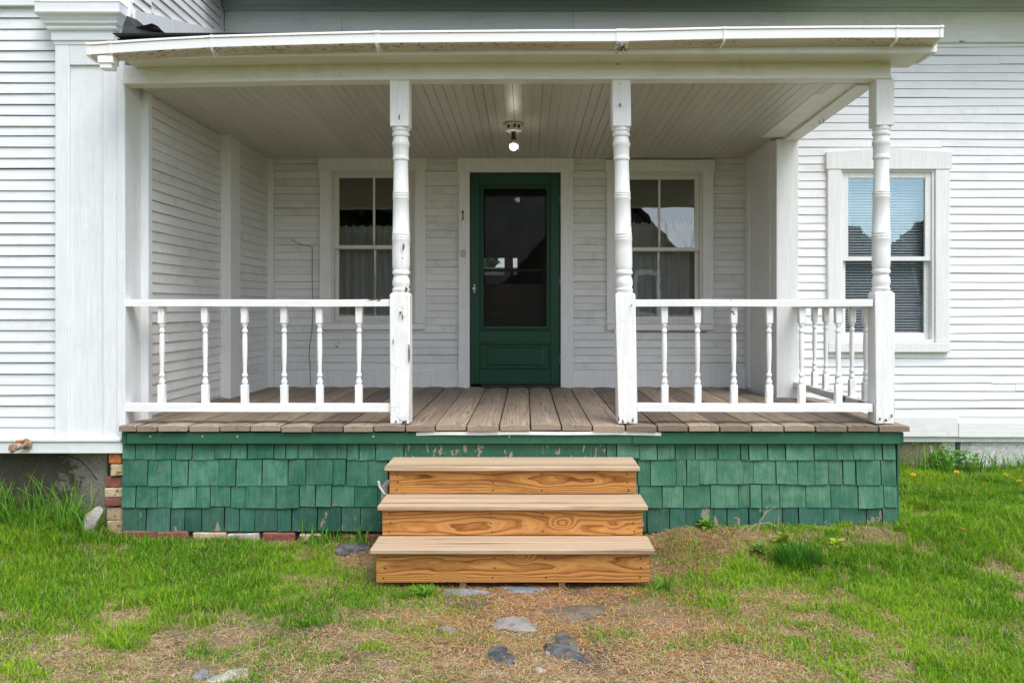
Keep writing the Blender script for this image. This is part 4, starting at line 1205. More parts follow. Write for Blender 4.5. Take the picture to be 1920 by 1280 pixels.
# dark scars on posts
P1 = [o for o in porch.children if o.name.startswith("post")]
for (px_, py_, w, h, k) in ((756.5, 462, 5, 17, 0), (755, 484, 2.5, 4, 0), (751, 586, 6, 6, 0), (755, 594, 3, 10, 0), (767, 660, 3, 50, 0), (742, 790, 5, 5, 0), (757, 792, 8, 8, 0), (737, 640, 2, 12, 0), (761, 792, 3, 12, 0),
                            (1163, 197, 3, 10, 1), (1184, 572, 3, 4, 1), (1168, 790, 4, 10, 1), (1178, 793, 5, 7, 1), (1160, 785, 3, 12, 1), (1187, 787, 4, 10, 1), (1163, 157, 2, 2, 1), (1650, 785, 4, 9, 2), (1661, 788, 6, 6, 2), (1672, 780, 3, 9, 2)):
    chip(px_, py_, w, h, int(px_ * 7 + py_), P1[k], 5.076 if py_ < 500 and py_ > 250 else (5.072 if k < 2 else 5.070))

# ================================================================== GUTTER
gut = tag(empty("gutter", (0, Y(4.85), 3.0)), "white vinyl rain gutter with yellowed underside sloping along the porch roof edge", "gutter")
DG = 4.75
gpx = [(160, 79), (280, 71), (400, 64.5), (560, 60), (700, 56.5), (1000, 54), (1165, 53.5), (1270, 51), (1360, 49), (1560, 47), (1771, 46.5)]
outer = [(-.100, .0), (-.106, -.004), (-.106, -.014), (-.100, -.018), (-.098, -.070), (-.090, -.078), (.0, -.088), (.0, 0)]
inner = [(-.003, 0), (-.003, -.084), (-.088, -.075), (-.094, -.068), (-.096, 0)]
prof = outer + inner
yg = Y(4.865)
gcx = 0.0
st = [(X(p, DG), 0, Z(q, DG)) for p, q in gpx]
vf = sweep(prof, st)
o = ob("trough", vf, M['gutter'], gut, (0, yg, 0))
me = o.data
at = me.attributes.new("tint", 'FLOAT_COLOR', 'CORNER')
vals = []
for poly in me.polygons:
    low = poly.normal.z < -.3 and poly.normal.y < .4
    vals += [(1, 1, 1, 1) if low else (0, 0, 0, 1)] * poly.loop_total
at.data.foreach_set("color", np.array(vals, 'f').ravel())
def gz_at(p): return float(np.interp(p, [g[0] for g in gpx], [Z(g[1], DG) for g in gpx]))
def clip_ob(name, p, w, grow, mat=M['gutter']):
    pr = [(a * (1 + grow) - .0, b * (1 + grow * .8) + .001) for a, b in outer]
    o = ob(name, sweep(pr, [(-w / 2, 0, 0), (w / 2, 0, 0)]), mat, gut, (X(p, DG), yg, gz_at(p)))
    return o
for p in (706,):
    clip_ob("bracket", p, .028, .05)
for p in (395, 1360, 1685):
    clip_ob("bracket", p, .016, .05)
clip_ob("union", 1168, .075, .06)
clip_ob("end_cap", 1768, .02, .05)
clip_ob("end_cap", 163, .02, .05)
clip_ob("union", 204, .018, .05)
for p in (395, 706, 1168, 1360, 1685):
    ob("bracket_strap", tube([(0, -.098, -.074), (.003, -.085, -.088), (-.004, -.04, -.10), (-.006, .0, -.105)], [.006, .007, .006, .004], 6), M['gutter'], gut, (X(p, DG) - .005, yg, gz_at(p)))
zo = gz_at(192)
ob("outlet", join(bx(-.045, .045, -.095, -.01, -.125, -.08, .004), bx(-.036, .036, -.088, -.018, -.155, -.12, .004)), M['gutter'], gut, (X(193, DG), yg, zo))
nest = tag(ob("nest_debris", join(*[tube([(random.uniform(-.03, .03), random.uniform(-.02, .02), random.uniform(-.02, .015)), (random.uniform(-.045, .045), random.uniform(-.03, .02), random.uniform(-.035, .01))], .0025, 5) for _ in range(14)]), M['bark'], None, (X(1166, 4.80), Y(4.80), Z(91, 4.80)), closed=False),
           "clump of dark twigs stuck under the gutter joint above the leaning post", "debris")

# ================================================================== STEPS
steps = tag(empty("porch_steps", (-.07, -.45, -.05)), "new wooden three tread steps with knotty orange risers in front of the porch", "steps")
TD = [(4.26, .135, 693, 1228), (4.49, .311, 707, 1215), (4.75, .479, 720, 1200)]
RZ = [(-.052, .106), (.135, .283), (.311, .451)]
RXP = [(705, 1218), (716.5, 1205), (730, 1193)]
for k, (D, z, p0_, p1_) in enumerate(TD):
    x0, x1 = X(p0_, D), X(p1_, D)
    y0 = Y(D)
    dnext = (TD[k + 1][0] + .035) if k < 2 else 5.075
    dep = dnext - D - .002
    wf = dep * .5
    for (a, b) in ((0, wf - .003), (wf + .003, dep)):
        o = ob("tread_board", cbox(x1 - x0, b - a, .027, .005), M['tread'], steps, ((x0 + x1) / 2, y0 + (a + b) / 2, z - .0135))
        o.rotation_euler = (0, random.uniform(-.001, .001), 0)
    yrz = y0 + .034
    xr0, xr1 = X(RXP[k][0], D + .034), X(RXP[k][1], D + .034)
    z0, z1 = RZ[k]
    rs = ob("riser", cbox(xr1 - xr0, .034, z1 - z0, .003), M['riser'], steps, ((xr0 + xr1) / 2, yrz + .017, (z0 + z1) / 2))
    # screws with small dark heads
    for fx in (.03, .42 if k else .43, .62, .965):
        for fz in (.16, .5, .84):
            if fx == .62 and fz == .5: continue
            sc = lathe([(0, .0045), (.002, .004)], 8)
            ob("screw", ([(q[0], -q[2], q[1]) for q in sc[0]], sc[1]), M['black'], rs, (xr0 + (xr1 - xr0) * fx + random.uniform(-.006, .006), yrz - .0008, z0 + (z1 - z0) * fz + random.uniform(-.004, .004)))
# stringers
yA, yB_, yC = Y(4.33), Y(4.56), Y(4.82)
poly = [(yA, -.045), (yA, .106), (yB_ - .002, .106), (yB_ - .002, .282), (yC - .002, .282), (yC - .002, .45), (Y(5.07), .45), (Y(5.07), .18), (Y(4.62), -.045)]
for xc_ in (-.70, -.345, .17, .56):
    ob("stringer", sweep(poly, [(-.019, 0, 0), (.019, 0, 0)], (1, 0, 0), (0, 1, 0), (0, 0, 1)), M['tread'], steps, (xc_, 0, 0))
for p in (868, 1054):
    box_ob("foot_block", X(p - 6.5, 4.33), X(p + 6, 4.33), Y(4.325), Y(4.42), -.12, -.045, M['tread'], steps)
# pale stringer end board visible beside the steps
box_ob("side_board", X(716, 4.9), X(729, 4.9), Y(4.87), Y(5.06), .2, Z(911, 4.87), M['whitestone'], steps)

# ================================================================== SMALL FITTINGS
DL = 6.21
lx, ly, lz = X(963, DL), Y(DL), 2.853
lamp = tag(empty("porch_light", (lx, ly, lz)), "bare lit bulb in a dark socket hanging under the porch ceiling", "light")
ob("canopy", lathe([(-.062, .052), (-.055, .066), (-.042, .062), (-.036, .045), (-.010, .042), (0, .070)], 24), M['porcelain'], lamp, (lx, ly, lz), smooth_=True)
for a in (0.3, 1.4, 2.6, 3.7, 4.9, 5.8):
    box_ob("wire_clip", lx + .044 * math.cos(a) - .009, lx + .044 * math.cos(a) + .009, ly + .044 * math.sin(a) - .009, ly + .044 * math.sin(a) + .009, lz - .035, lz - .010, M['black'], lamp)
ob("socket", lathe([(-.128, .016), (-.126, .019), (-.100, .019), (-.097, .016), (-.07, .016), (-.06, .022)], 16), M['black'], lamp, (lx, ly, lz), smooth_=True)
ob("bulb_neck", lathe([(-.160, .024), (-.150, .020), (-.128, .015)], 18), M['porcelain'], lamp, (lx, ly, lz), smooth_=True)
ob("bulb", lathe([(-.2065, .002), (-.205, .010), (-.198, .020), (-.186, .0285), (-.174, .031), (-.162, .026), (-.158, .022)], 20), M['bulb'], lamp, (lx, ly, lz), smooth_=True)
ob("pull_chain", tube([(.035, 0, -.06), (.036, 0, -.21)], .0012, 5), M['metal'], lamp, (lx, ly, lz))

bell = tag(empty("doorbell", (X(869, 7.52), Y(7.52), Z(475, 7.52))), "small oval ivory doorbell plate on the white casing beside the green door", "doorbell")
def oval(w, h, t, n=20):
    pts = []
    for i in range(n):
        a = 6.2832 * i / n
        ca, sa = math.cos(a), math.sin(a)
        pts.append((w / 2 * math.copysign(abs(ca) ** .6, ca), h / 2 * math.copysign(abs(sa) ** .6, sa)))
    return sweep(pts, [(0, 0, 0), (-t * .6, 0, 0), (-t, 0, 0, .88)], (0, 1, 0), (1, 0, 0), (0, 0, 1))
yb_ = YB - .034
ob("plate", oval(.056, .080, .006), M['metal'], bell, (X(869, 7.52), yb_, Z(475, 7.52)))
ob("face", oval(.046, .068, .010), M['ivory'], bell, (X(869, 7.52), yb_, Z(475, 7.52)))
ob("button", lathe([(0, .008), (.003, .007)], 12), M['ivory'], bell, (X(870, 7.52), yb_ - .010, Z(472, 7.52)), rot=(R(90), 0, 0))
num = [(-.004, .045), (.009, .045), (.008, .02), (.006, .0), (.009, -.022), (.010, -.034), (.004, -.040), (-.006, -.046), (-.011, -.045), (-.004, -.030), (-.003, -.02), (-.002, 0), (-.003, .022), (-.012, .03), (-.010, .037)]
tag(ob("house_number", sweep(num, [(-.004, 0, 0), (.003, 0, 0)], (0, 1, 0), (1, 0, 0), (0, 0, 1)), M['black'], None, (X(867.5, 7.52), YB - .034, Z(404, 7.52))), "narrow black figure 1 on the white casing beside the green door", "house number")
# loose wire on the clapboards
wp = [(545, 449), (556, 455), (568, 459), (580, 461), (585, 463), (585, 520), (586, 590), (584, 625), (580, 650), (579, 664), (581, 685), (582, 722)]
tag(ob("loose_wire", tube([(X(p, 7.54), random.uniform(-.004, .003), Z(q, 7.54)) for p, q in wp], .0030, 6), plain('dark grey wire', (.16, .155, .15), .6), None, (0, YB - .012, 0)), "thin grey wire hanging loose down the clapboards beside the curtained window", "wire")
# hanging string and hook
tag(ob("hanging_string", tube([(0, 0, 0), (.002, .002, -.02), (-.002, 0, -.045), (.003, .001, -.06)], .003, 6), M['ivory'], None, (X(505, 5.15), Y(5.15), 2.862)), "short pale string hanging from the porch beam above the front railing", "string")
hk = [(.0, 0, .03), (.0, 0, .012)] + [(.016 * math.cos(a) - .016, 0, .016 * math.sin(a) - .0) for a in np.linspace(.2, -4.0, 12)]
tag(ob("ceiling_hook", tube(hk, .0028, 6), M['rust'], None, (2.225, Y(5.98), 2.818)), "small rusty hook screwed under the open end beam of the porch", "hook")
# spigot
spg = tag(empty("garden_spigot", (X(38, 5.03), Y(5.06), Z(836, 5.03))), "old rusty garden spigot sticking out of the white base board", "spigot")
sx, sy, sz = X(38, 5.03), Y(5.075), Z(836, 5.03)
ob("flange", lathe([(0, .035), (.006, .036), (.010, .028)], 14), M['rust'], spg, (sx + .012, sy, sz + .006), rot=(R(90), 0, 0))
ob("body", join(tube([(.012, .0, .006), (.008, -.03, .006), (-.005, -.06, .0), (-.02, -.085, -.012)], [.02, .019, .022, .02], 12), tube([(.0, -.045, .0), (.002, -.047, .028)], .012, 10)), M['rust'], spg, (sx, sy, sz), smooth_=True)
nut = lathe([(0, .026), (.004, .029), (.020, .029), (.024, .024)], 6)
ob("outlet", join(nut), M['rust'], spg, (sx - .018, sy - .075, sz - .008), rot=(R(80), 0, R(-20)))
ob("handle", bx(-.022, .022, -.06, -.030, .026, .037, .004), M['brick_orange'], spg, (sx, sy, sz))
cp = [(95, 851), (125, 853), (150, 862), (165, 876), (176, 890), (183, 900)]
tag(ob("black_cable", tube([(X(p, 5.15), 0, Z(q, 5.15)) for p, q in cp], .0045, 6), M['black'], None, (0, Y(5.15), 0)), "bent black cable poking out below the white base board of the wing", "cable")

# torn roofing felt between capital and roof
def felt():
    pts = [(228, 66, 5.0), (232, 48, 5.02), (238, 30, 5.03), (255, 36, 5.06), (275, 52, 5.1), (284, 60, 5.12), (286, 45, 5.1), (293, 47, 5.13), (302, 56, 5.18), (312, 64, 5.22), (270, 66, 5.02)]
    V = [(X(p, d), Y(d) + random.uniform(-.02, .02), Z(q, d)) for p, q, d in pts]
    c = (X(262, 5.08), Y(5.02), Z(58, 5.08))
    n = len(V)
    VV = V + [(v[0] + .004, v[1] + .012, v[2] - .004) for v in V] + [c, (c[0], c[1] + .012, c[2])]
    Fc = []
    for i in range(n):
        j = (i + 1) % n
        Fc += [(i, j, 2 * n), (n + j, n + i, 2 * n + 1), (i, n + i, n + j, j)]
    return VV, Fc
tag(ob("roofing_felt", felt(), M['felt'], None, (0, 0, 0)), "torn black roofing felt curling up beside the pilaster capital", "roofing felt")
tag(ob("paper_scrap", sweep([(0, 0), (.014, 0), (.012, .004), (0, .004)], [(0, 0, 0), (.05, -.006, .005), (.095, .012, -.003)], (-.55, .1, .83), (1, 0, 0), (0, 1, 0)), M['slat'], None, (X(722, 4.9), Y(4.86), Z(926, 4.86))), "curled white strip stuck between the steps and the green shingles", "scrap")

# ================================================================== BRICKS AND STONES
pier = tag(empty("brick_pier", (X(212, 5.1), Y(5.12), 0)), "narrow stacked brick pier at the corner between wing and green skirt", "brick pier")
rdb = random.Random(4)
for (p0_, p1_, q0, q1, mt, rz) in ((203, 227, 851, 870, 'brick_orange', 0), (199, 227, 870.5, 893, 'brick_tan', .3), (194, 227, 893.5, 914, 'brick_red', .12), (193, 227, 914.5, 933, 'brick_tan', .1), (194, 226, 933.5, 950, 'brick_red', .1), (198, 228, 950.5, 975, 'brick_tan', .05), (198, 228, 975.5, 1003, 'brick_tan', .08)):
    d = 5.11 + rdb.uniform(-.01, .01)
    x0, x1 = X(p0_, d), X(p1_, d)
    o = ob("brick", cbox(x1 - x0, .20, Z(q0, d) - Z(q1, d) - .003, .006), M[mt], pier, ((x0 + x1) / 2, Y(d) + .10, (Z(q0, d) + Z(q1, d)) / 2))
    o.rotation_euler = (rdb.uniform(-.02, .02), rdb.uniform(-.03, .03), rz)
sill = tag(empty("brick_footing", (X(400, 5.1), Y(5.1), 0)), "row of half buried bricks under the green skirt left of the steps", "brick footing")
for (p0_, p1_, mt, top) in ((229, 293, 'brick_red', 995), (294, 352, 'brick_red', 996), (361, 424, 'brick_tan', 998), (426, 485, 'whitestone', 1000), (492, 553, 'brick_red', 998), (560, 600, 'brick_tan', 1001), (640, 668, 'brick_red', 1003), (682, 716, 'brick_red', 1002)):
    d = 5.07
    x0, x1 = X(p0_, d), X(p1_, d)
    zt_ = Z(top, d)
    o = ob("brick", cbox(x1 - x0, .10, .075, .007), M[mt], sill, ((x0 + x1) / 2, Y(d) + .045, zt_ - .0375))
    o.rotation_euler = (rdb.uniform(-.04, .04), rdb.uniform(-.02, .02), rdb.uniform(-.05, .05))

def rock_mesh(sx, sy, sz, seed, flat=.5, sub=3, rough=.25, facets=6, outline=0.0):
    bm = bmesh.new()
    bmesh.ops.create_icosphere(bm, subdivisions=sub, radius=1)
    th0 = np.random.default_rng(seed + 100).uniform(0, 6.28, 5)
    r_ = np.random.default_rng(seed)
    planes = [(Vector(r_.normal(size=3)).normalized(), r_.uniform(.55, .85)) for _ in range(facets)]
    ph = r_.uniform(0, 50, 3)
    for v in bm.verts:
        p = v.co.copy()
        for nrm, d in planes:
            t = p.dot(nrm)
            if t > d: p -= nrm * (t - d) * .9
        k = 1 + rough * (float(fbm(p.x * 2 + ph[0] + p.z, p.y * 2 + ph[1] - p.z, 3)) - .45)
        p *= k
        a_ = math.atan2(p.y, p.x)
        kr = 1 + .16 * math.sin(2 * a_ + th0[0]) * outline + .14 * math.sin(3 * a_ + th0[1]) * outline + .09 * math.sin(5 * a_ + th0[2]) * outline + .05 * math.sin(9 * a_ + th0[3]) * outline
        p = Vector((p.x * kr, p.y * kr, math.copysign(abs(p.z) ** .6, p.z) * (1 + .2 * outline * math.sin(3 * p.x + 2 * p.y + th0[4]))))
        v.co = Vector((p.x * sx / 2, p.y * sy / 2, p.z * sz / 2))
    V = [tuple(v.co) for v in bm.verts]
    Fc = [tuple(v.index for v in f.verts) for f in bm.faces]
    bm.free()
    return V, Fc
def stone(px_, py_, w, hpx, thick, mat, seed, label, rz=0, sink=.4, name="stone", yscale=None, cat="stone"):
    x, y, z, D = G(px_, py_)
    sx = w * D / F
    d2 = (CAMZ - z) * F / (py_ - hpx / 2 - CY) - (CAMZ - z) * F / (py_ + hpx / 2 - CY)
    sy = max(.05, d2 * .95) if yscale is None else yscale
    o = ob(name, rock_mesh(sx * 1.2, sy * 1.2, thick, seed, sub=4, rough=.45, facets=12, outline=1.0), mat, None, (x, y, z + thick * (.40 - sink)))
    o.rotation_euler = (0, 0, rz)
    smooth_angle(o, 25)
    return tag(o, label, cat)
stone(662, 1031, 54, 20, .06, M['slate'], 3, "dark pointed slate lying left of the bottom step", sink=.25)
stone(966, 1171, 88, 24, .045, M['greystone'], 8, "pale grey flat stone in the dry grass before the steps", rz=-.18, sink=.45)
stone(1076, 1148, 108, 44, .05, M['brownstone'], 12, "large dark brown slab half buried beside the pale flat stone", rz=-.25, sink=.55)
stone(936, 1231, 66, 38, .07, M['slate'], 15, "round dark slate rock with rusty patches, lower left of the pair", sink=.5)
stone(1063, 1222, 66, 54, .08, M['slate'], 18, "dark layered slate rock, lower right of the pair", sink=.5, rz=.5)
stone(1026, 1226, 12, 10, .03, M['greystone'], 19, "small grey pebble touching the layered slate rock", sink=.3, cat="pebble", name="pebble")
stone(868, 1112, 76, 10, .04, M['bluestone'], 22, "thin blue grey slab edge below the bottom step, nearer the rusty slate", sink=.4)
stone(985, 1108, 90, 14, .035, M['bluestone'], 27, "wide blue grey slab edge below the middle of the bottom step", sink=.4)
stone(838, 1182, 30, 12, .03, M['bluestone'], 29, "little blue grey chip in the grass left of the pale flat stone", sink=.45)
stone(376, 1266, 40, 16, .04, M['bluestone'], 31, "blue grey stone at the bottom edge of the lawn", sink=.45)
stone(432, 1270, 66, 26, .05, M['whitestone'], 33, "pale tan flat stone at the bottom edge beside a blue grey one", sink=.5)
stone(1012, 1258, 22, 8, .02, M['whitestone'], 35, "tiny pale pebble in front of the dark slate rocks", sink=.3, cat="pebble", name="pebble")
x, y, z, D = G(173, 1006)
o = ob("broken_stone", rock_mesh(.115, .09, .23, 44, facets=9), M['whitestone'], None, (X(172, 4.98), Y(4.98), Z(979, 4.98)))
o.rotation_euler = (.1, .35, .2)
smooth_angle(o, 25)
tag(o, "white broken stone block leaning in the grass beside the brick pier", "stone")
o = ob("broken_stone", rock_mesh(.05, .05, .05, 45), M['brick_tan'], None, (X(187, 4.97), Y(4.97), Z(1009, 4.97)))
tag(o, "small tan rubble lump under the white broken stone", "stone")

# ================================================================== VEGETATION
def fill_mesh(name, co, faces_tri, tint, mat, npts_per=None):
    me = bpy.data.meshes.new(name)
    nv, nf = len(co), len(faces_tri)
    me.vertices.add(nv)
    me.vertices.foreach_set("co", co.astype('f').ravel())
    me.loops.add(nf * 3)
    me.loops.foreach_set("vertex_index", faces_tri.astype('i').ravel())
    me.polygons.add(nf)
    me.polygons.foreach_set("loop_start", np.arange(0, nf * 3, 3, dtype='i'))
    me.polygons.foreach_set("use_smooth", np.ones(nf, dtype=bool))
    at = me.attributes.new("tint", 'FLOAT_COLOR', 'POINT')
    c = np.concatenate([tint, np.ones((nv, 1))], 1)
    at.data.foreach_set("color", c.astype('f').ravel())
    me.materials.append(mat)
    me.update()
    me.validate()
    return me
def blades(x, y, z, h, w, lean, ang, curve, col, seg=3):
    """n blades: x,y,z base; h length; w width; lean horizontal reach fraction; ang azimuth; col (n,3)"""
    n = len(x)
    ts = np.linspace(0, 1, seg + 1)
    dx, dy = np.cos(ang), np.sin(ang)
    pxv, pyv = -dy, dx
    rows = []
    for k, t in enumerate(ts):
        r = lean * h * (t ** curve)
        up = h * np.sqrt(np.clip(1 - (lean * t ** (curve - .5)) ** 2 * .8, .03, 1)) * t
        cx_, cy_, cz_ = x + dx * r, y + dy * r, z + up
        if k < seg:
            ww = w * (1 - .55 * t) / 2
            rows.append(np.stack([cx_ - pxv * ww, cy_ - pyv * ww, cz_], 1))
            rows.append(np.stack([cx_ + pxv * ww, cy_ + pyv * ww, cz_], 1))
        else:
            rows.append(np.stack([cx_, cy_, cz_], 1))
    m = len(rows)
    co = np.stack(rows, 1).reshape(n * m, 3)
    base = (np.arange(n) * m)[:, None]
    tri = []
    for k in range(seg - 1):
        a = 2 * k
        tri += [[a, a + 1, a + 3], [a, a + 3, a + 2]]
    a = 2 * (seg - 1)
    tri += [[a, a + 1, a + 2]]
    tri = (base[:, :, None] + np.array(tri)[None]).reshape(-1, 3)
    tint = np.repeat(col, m, axis=0)
    return co, tri, tint
def merge(lst):
    co, tr, ti = [], [], []
    n = 0
    for c, t, i in lst:
        co.append(c); tr.append(t + n); ti.append(i); n += len(c)
    return np.concatenate(co), np.concatenate(tr), np.concatenate(ti)

# where it is green: (px, py, rx, ry, weight, height)
BL = [(70, 975, 190, 40, 1.5, .10), (200, 1055, 240, 50, 1.4, .062), (420, 1070, 190, 36, 1.5, .05), (330, 1140, 160, 55, 1.15, .07), (560, 1085, 110, 38, .85, .05),
      (90, 1110, 130, 45, .95, .06), (225, 1205, 42, 60, 1.0, .065), (650, 985, 60, 22, 1.4, .13), (30, 1260, 80, 30, .8, .05), (620, 1180, 200, 60, .50, .035), (820, 1225, 170, 40, .50, .03), (520, 1240, 180, 40, .35, .03),
      (1820, 945, 200, 55, 1.9, .075), (1750, 1020, 220, 55, 1.6, .068), (1700, 1090, 240, 50, 1.3, .055), (1860, 1170, 130, 70, .8, .045), (1440, 1085, 130, 32, 1.0, .055), (1330, 1068, 70, 22, .8, .05),
      (1610, 1010, 150, 24, 1.2, .036), (1480, 992, 150, 16, .8, .03), (1600, 1180, 170, 45, .55, .035), (1340, 1140, 110, 28, .5, .035), (1250, 1100, 40, 14, .8, .05), (1400, 1225, 170, 40, .55, .035), (1290, 1003, 60, 16, .6, .04),
      (760, 1110, 90, 12, .7, .04), (1700, 1260, 160, 30, .6, .04), (1140, 1190, 50, 16, .3, .03), (1840, 1270, 160, 50, .9, .05), (800, 1150, 120, 22, .45, .03)]
BROWN = [(1000, 1150, 200, 55), (1320, 1014, 120, 36), (1420, 1004, 110, 12), (1080, 1245, 220, 45), (690, 1050, 60, 22), (345, 1258, 120, 24), (140, 1232, 80, 18), (1455, 1110, 60, 18), (1390, 1252, 150, 28), (1250, 1165, 80, 45), (590, 1095, 60, 14), (1580, 1040, 60, 12), (960, 1105, 160, 14)]
BW = []
for (p, q, rx, ry, w, h) in BL:
    x, y, z, D = G(p, q)
    D1 = (CAMZ - z) * F / (q - ry * .7 - CY); D2 = (CAMZ - z) * F / (q + ry * .7 - CY)
    BW.append((x, y, rx * D / F, max(.06, (D1 - D2) / 1.4), w, h))
BRW = []
for (p, q, rx, ry) in BROWN:
    x, y, z, D = G(p, q)
    D1 = (CAMZ - z) * F / (q - ry * .7 - CY); D2 = (CAMZ - z) * F / (q + ry * .7 - CY)
    BRW.append((x, y, rx * D / F, max(.06, (D1 - D2) / 1.4)))
def brown(x, y):
    b = np.zeros_like(x)
    for (bx_, by_, rx, ry) in BRW:
        b = np.maximum(b, np.exp(-(((x - bx_) / rx) ** 2 + ((y - by_) / ry) ** 2) ** 1.3 * .9))
    return b
def green(x, y):
    d = .78 - .70 * brown(x, y); hh = np.full_like(x, .019) * .4; ws = np.full_like(x, .4)
    for (bx_, by_, rx, ry, w, h) in BW:
        e = np.exp(-(((x - bx_) / rx) ** 2 + ((y - by_) / ry) ** 2) ** 1.3 * .9)
        d = d + w * e; hh = hh + h * e * w; ws = ws + e * w
    side = sstep((np.abs(x) - 3.4) / .6) * 1.0
    d = d + side
    hh = (hh + .06 * side) / (ws + side)
    n = fbm(x * 2.6, y * 3.4, 4) * .55 + fbm(x * 9 + 3, y * 11 + 8, 3) * .62
    d = d * (1 - .72 * brown(x, y))
    d = d * np.clip((n - .36) * 4.6, .04, 1.8)
    return d, hh
def blocked(x, y):
    b = (y > .00) & (x > -2.62) & (x < 2.37)
    b |= (y > .09) & (x <= -2.62)
    b |= (y > 1.64)
    b |= (x > -.84) & (x < .70) & (y > -.74)
    b |= (x > -2.72) & (x < -2.5) & (y > -.02)
    return b
N = 1150000
gx = rng.uniform(-4.8, 4.8, N); gy = rng.uniform(-2.45, 1.66, N)
keep = ~blocked(gx, gy)
dens, hh = green(gx, gy)
keep &= rng.random(N) < dens * .56
gx, gy, dens, hh = gx[keep], gy[keep], dens[keep], hh[keep]
n = len(gx)
h = np.clip(hh * rng.uniform(.45, 1.6, n), .012, .3)
hue = fbm(gx * 1.7 + 9, gy * 1.7, 3) + rng.normal(0, .20, n)
c0 = np.array([.092, .27, .014]); c1 = np.array([.29, .50, .022]); c2 = np.array([.36, .42, .07])
t = np.clip((hue - .28) * 2.4, 0, 1)[:, None]
col = c0 * (1 - t) + c1 * t
yl = (rng.random(n) < .17)[:, None]
thin = np.clip(1.0 - dens * 1.1, 0, .8)[:, None]
col = np.where(yl, c2, col) * (1 - thin * .5) + np.array([.33, .38, .10]) * thin * .5
col *= rng.uniform(.70, 1.30, (n, 1))
dead = rng.random(n) < .045
col[dead] = np.array([.42, .34, .18]) * rng.uniform(.7, 1.3, (dead.sum(), 1))
broad = rng.random(n) < .10 * (fbm(gx * 4 + 70, gy * 4, 2) > .40)
col[broad] *= np.array([.72, .85, 1.1])
h = h * (.55 + 1.0 * fbm(gx * 7 + 3, gy * 7 + 11, 2))
gl = blades(gx, gy, gz(gx, gy) - .004, h, rng.uniform(.0017, .0042, n) * (1 + h * 3) * np.where(broad, 2.4, 1.0), rng.uniform(.25, .97, n), rng.uniform(0, 6.283, n), rng.uniform(1.2, 2.2, n), col, 3)
gobj = bpy.data.objects.new("grass", fill_mesh("grass", *gl, M['grass']))
COL.objects.link(gobj)
tag(gobj, "patchy bright green lawn grass around the steps and porch", "grass", kind='stuff')
# dry thatch and needles lying on the ground
N = 620000
tx = rng.uniform(-4.6, 4.6, N); ty = rng.uniform(-2.45, 1.6, N)
keep = ~((ty > .0) & (tx > -2.62) & (tx < 2.37)) & ~((ty > .09) & (tx <= -2.62))
d2, _ = green(tx, ty)
pn = fbm(tx * 3 + 40, ty * 3 + 7, 3)
keep &= rng.random(N) < np.clip(1.2 - d2 * .5, .10, 1) * np.clip(.45 + (pn - .3) * 3, .15, 1)
tx, ty, pn = tx[keep], ty[keep], pn[keep]
n = len(tx)
tan = np.array([.52, .39, .21]); org = np.array([.50, .225, .085]); pale = np.array([.66, .57, .39]); drk = np.array([.17, .11, .065])
# needles gather round the steps and stones
need = np.exp(-((tx - .35) / 1.1) ** 2 - ((ty + 1.0) / .75) ** 2) + .7 * np.exp(-((tx - 1.1) / .6) ** 2 - ((ty + .25) / .3) ** 2) + .6 * np.exp(-((tx + 1.1) / .6) ** 2 - ((ty + .2) / .25) ** 2)
r1 = rng.random(n)
col = np.where((r1 < .12)[:, None], drk, np.where((r1 < .26)[:, None], pale, tan))
isn = rng.random(n) < np.clip(need * .55 + .06, 0, .75)
col = np.where(isn[:, None], org * rng.uniform(.7, 1.5, (n, 1)), col) * rng.uniform(.7, 1.25, (n, 1))
L = rng.uniform(.02, .06, n)
th = blades(tx, ty, gz(tx, ty) + rng.uniform(-.001, .010, n), L, rng.uniform(.0013, .0030, n), rng.uniform(.90, 1.10, n), rng.uniform(0, 6.283, n), rng.uniform(1.0, 1.5, n), col, 2)
co = th[0].reshape(n, 5, 3)
co[:, :, 2] = co[:, :1, 2] + (co[:, :, 2] - co[:, :1, 2]) * rng.uniform(.05, .40, (n, 1))
th = (co.reshape(-1, 3), th[1], th[2])
tobj = bpy.data.objects.new("dry_grass", fill_mesh("dry_grass", *th, M['thatch']))
COL.objects.link(tobj)
tag(tobj, "tan dead grass and fallen orange needles between the green patches", "dry grass", kind='stuff')

# tall grass against the foundations
def tuft(x, y, n, h, spread, c, seed, wid=.005, lean=(.1, .7), name="grass_tuft"):
    r_ = np.random.default_rng(seed)
    a = r_.uniform(0, 6.283, n); rr = spread * np.sqrt(r_.random(n))
    X_, Y_ = x + rr * np.cos(a), y + rr * np.sin(a) * .8
    hh_ = h * r_.uniform(.45, 1.15, n)
    col_ = np.array(c)[None] * r_.uniform(.45, 1.7, (n, 1))
    b_ = blades(X_ - x, Y_ - y, gz(X_, Y_) - float(gz(x, y)) - .004, hh_, r_.uniform(.6, 1.2, n) * wid, r_.uniform(*lean, n), a + r_.normal(0, .6, n), r_.uniform(1.4, 2.6, n), col_, 4)
    o = bpy.data.objects.new(name, fill_mesh(name, *b_, M['grass']))
    COL.objects.link(o)
    o.location = (x, y, float(gz(x, y)))
    return o
tl = []
r_ = np.random.default_rng(8)
for i in range(60):
    tl.append((r_.uniform(-3.9, -2.72), r_.uniform(-.18, .06), r_.uniform(.16, .40)))
for i in range(58):
    tl.append((r_.uniform(2.45, 4.6), r_.uniform(1.25, 1.6), r_.uniform(.14, .30)))
for i in range(6):
    tl.append((r_.uniform(-1.35, -.95), r_.uniform(-.14, -.05), r_.uniform(.12, .2)))
bl = []
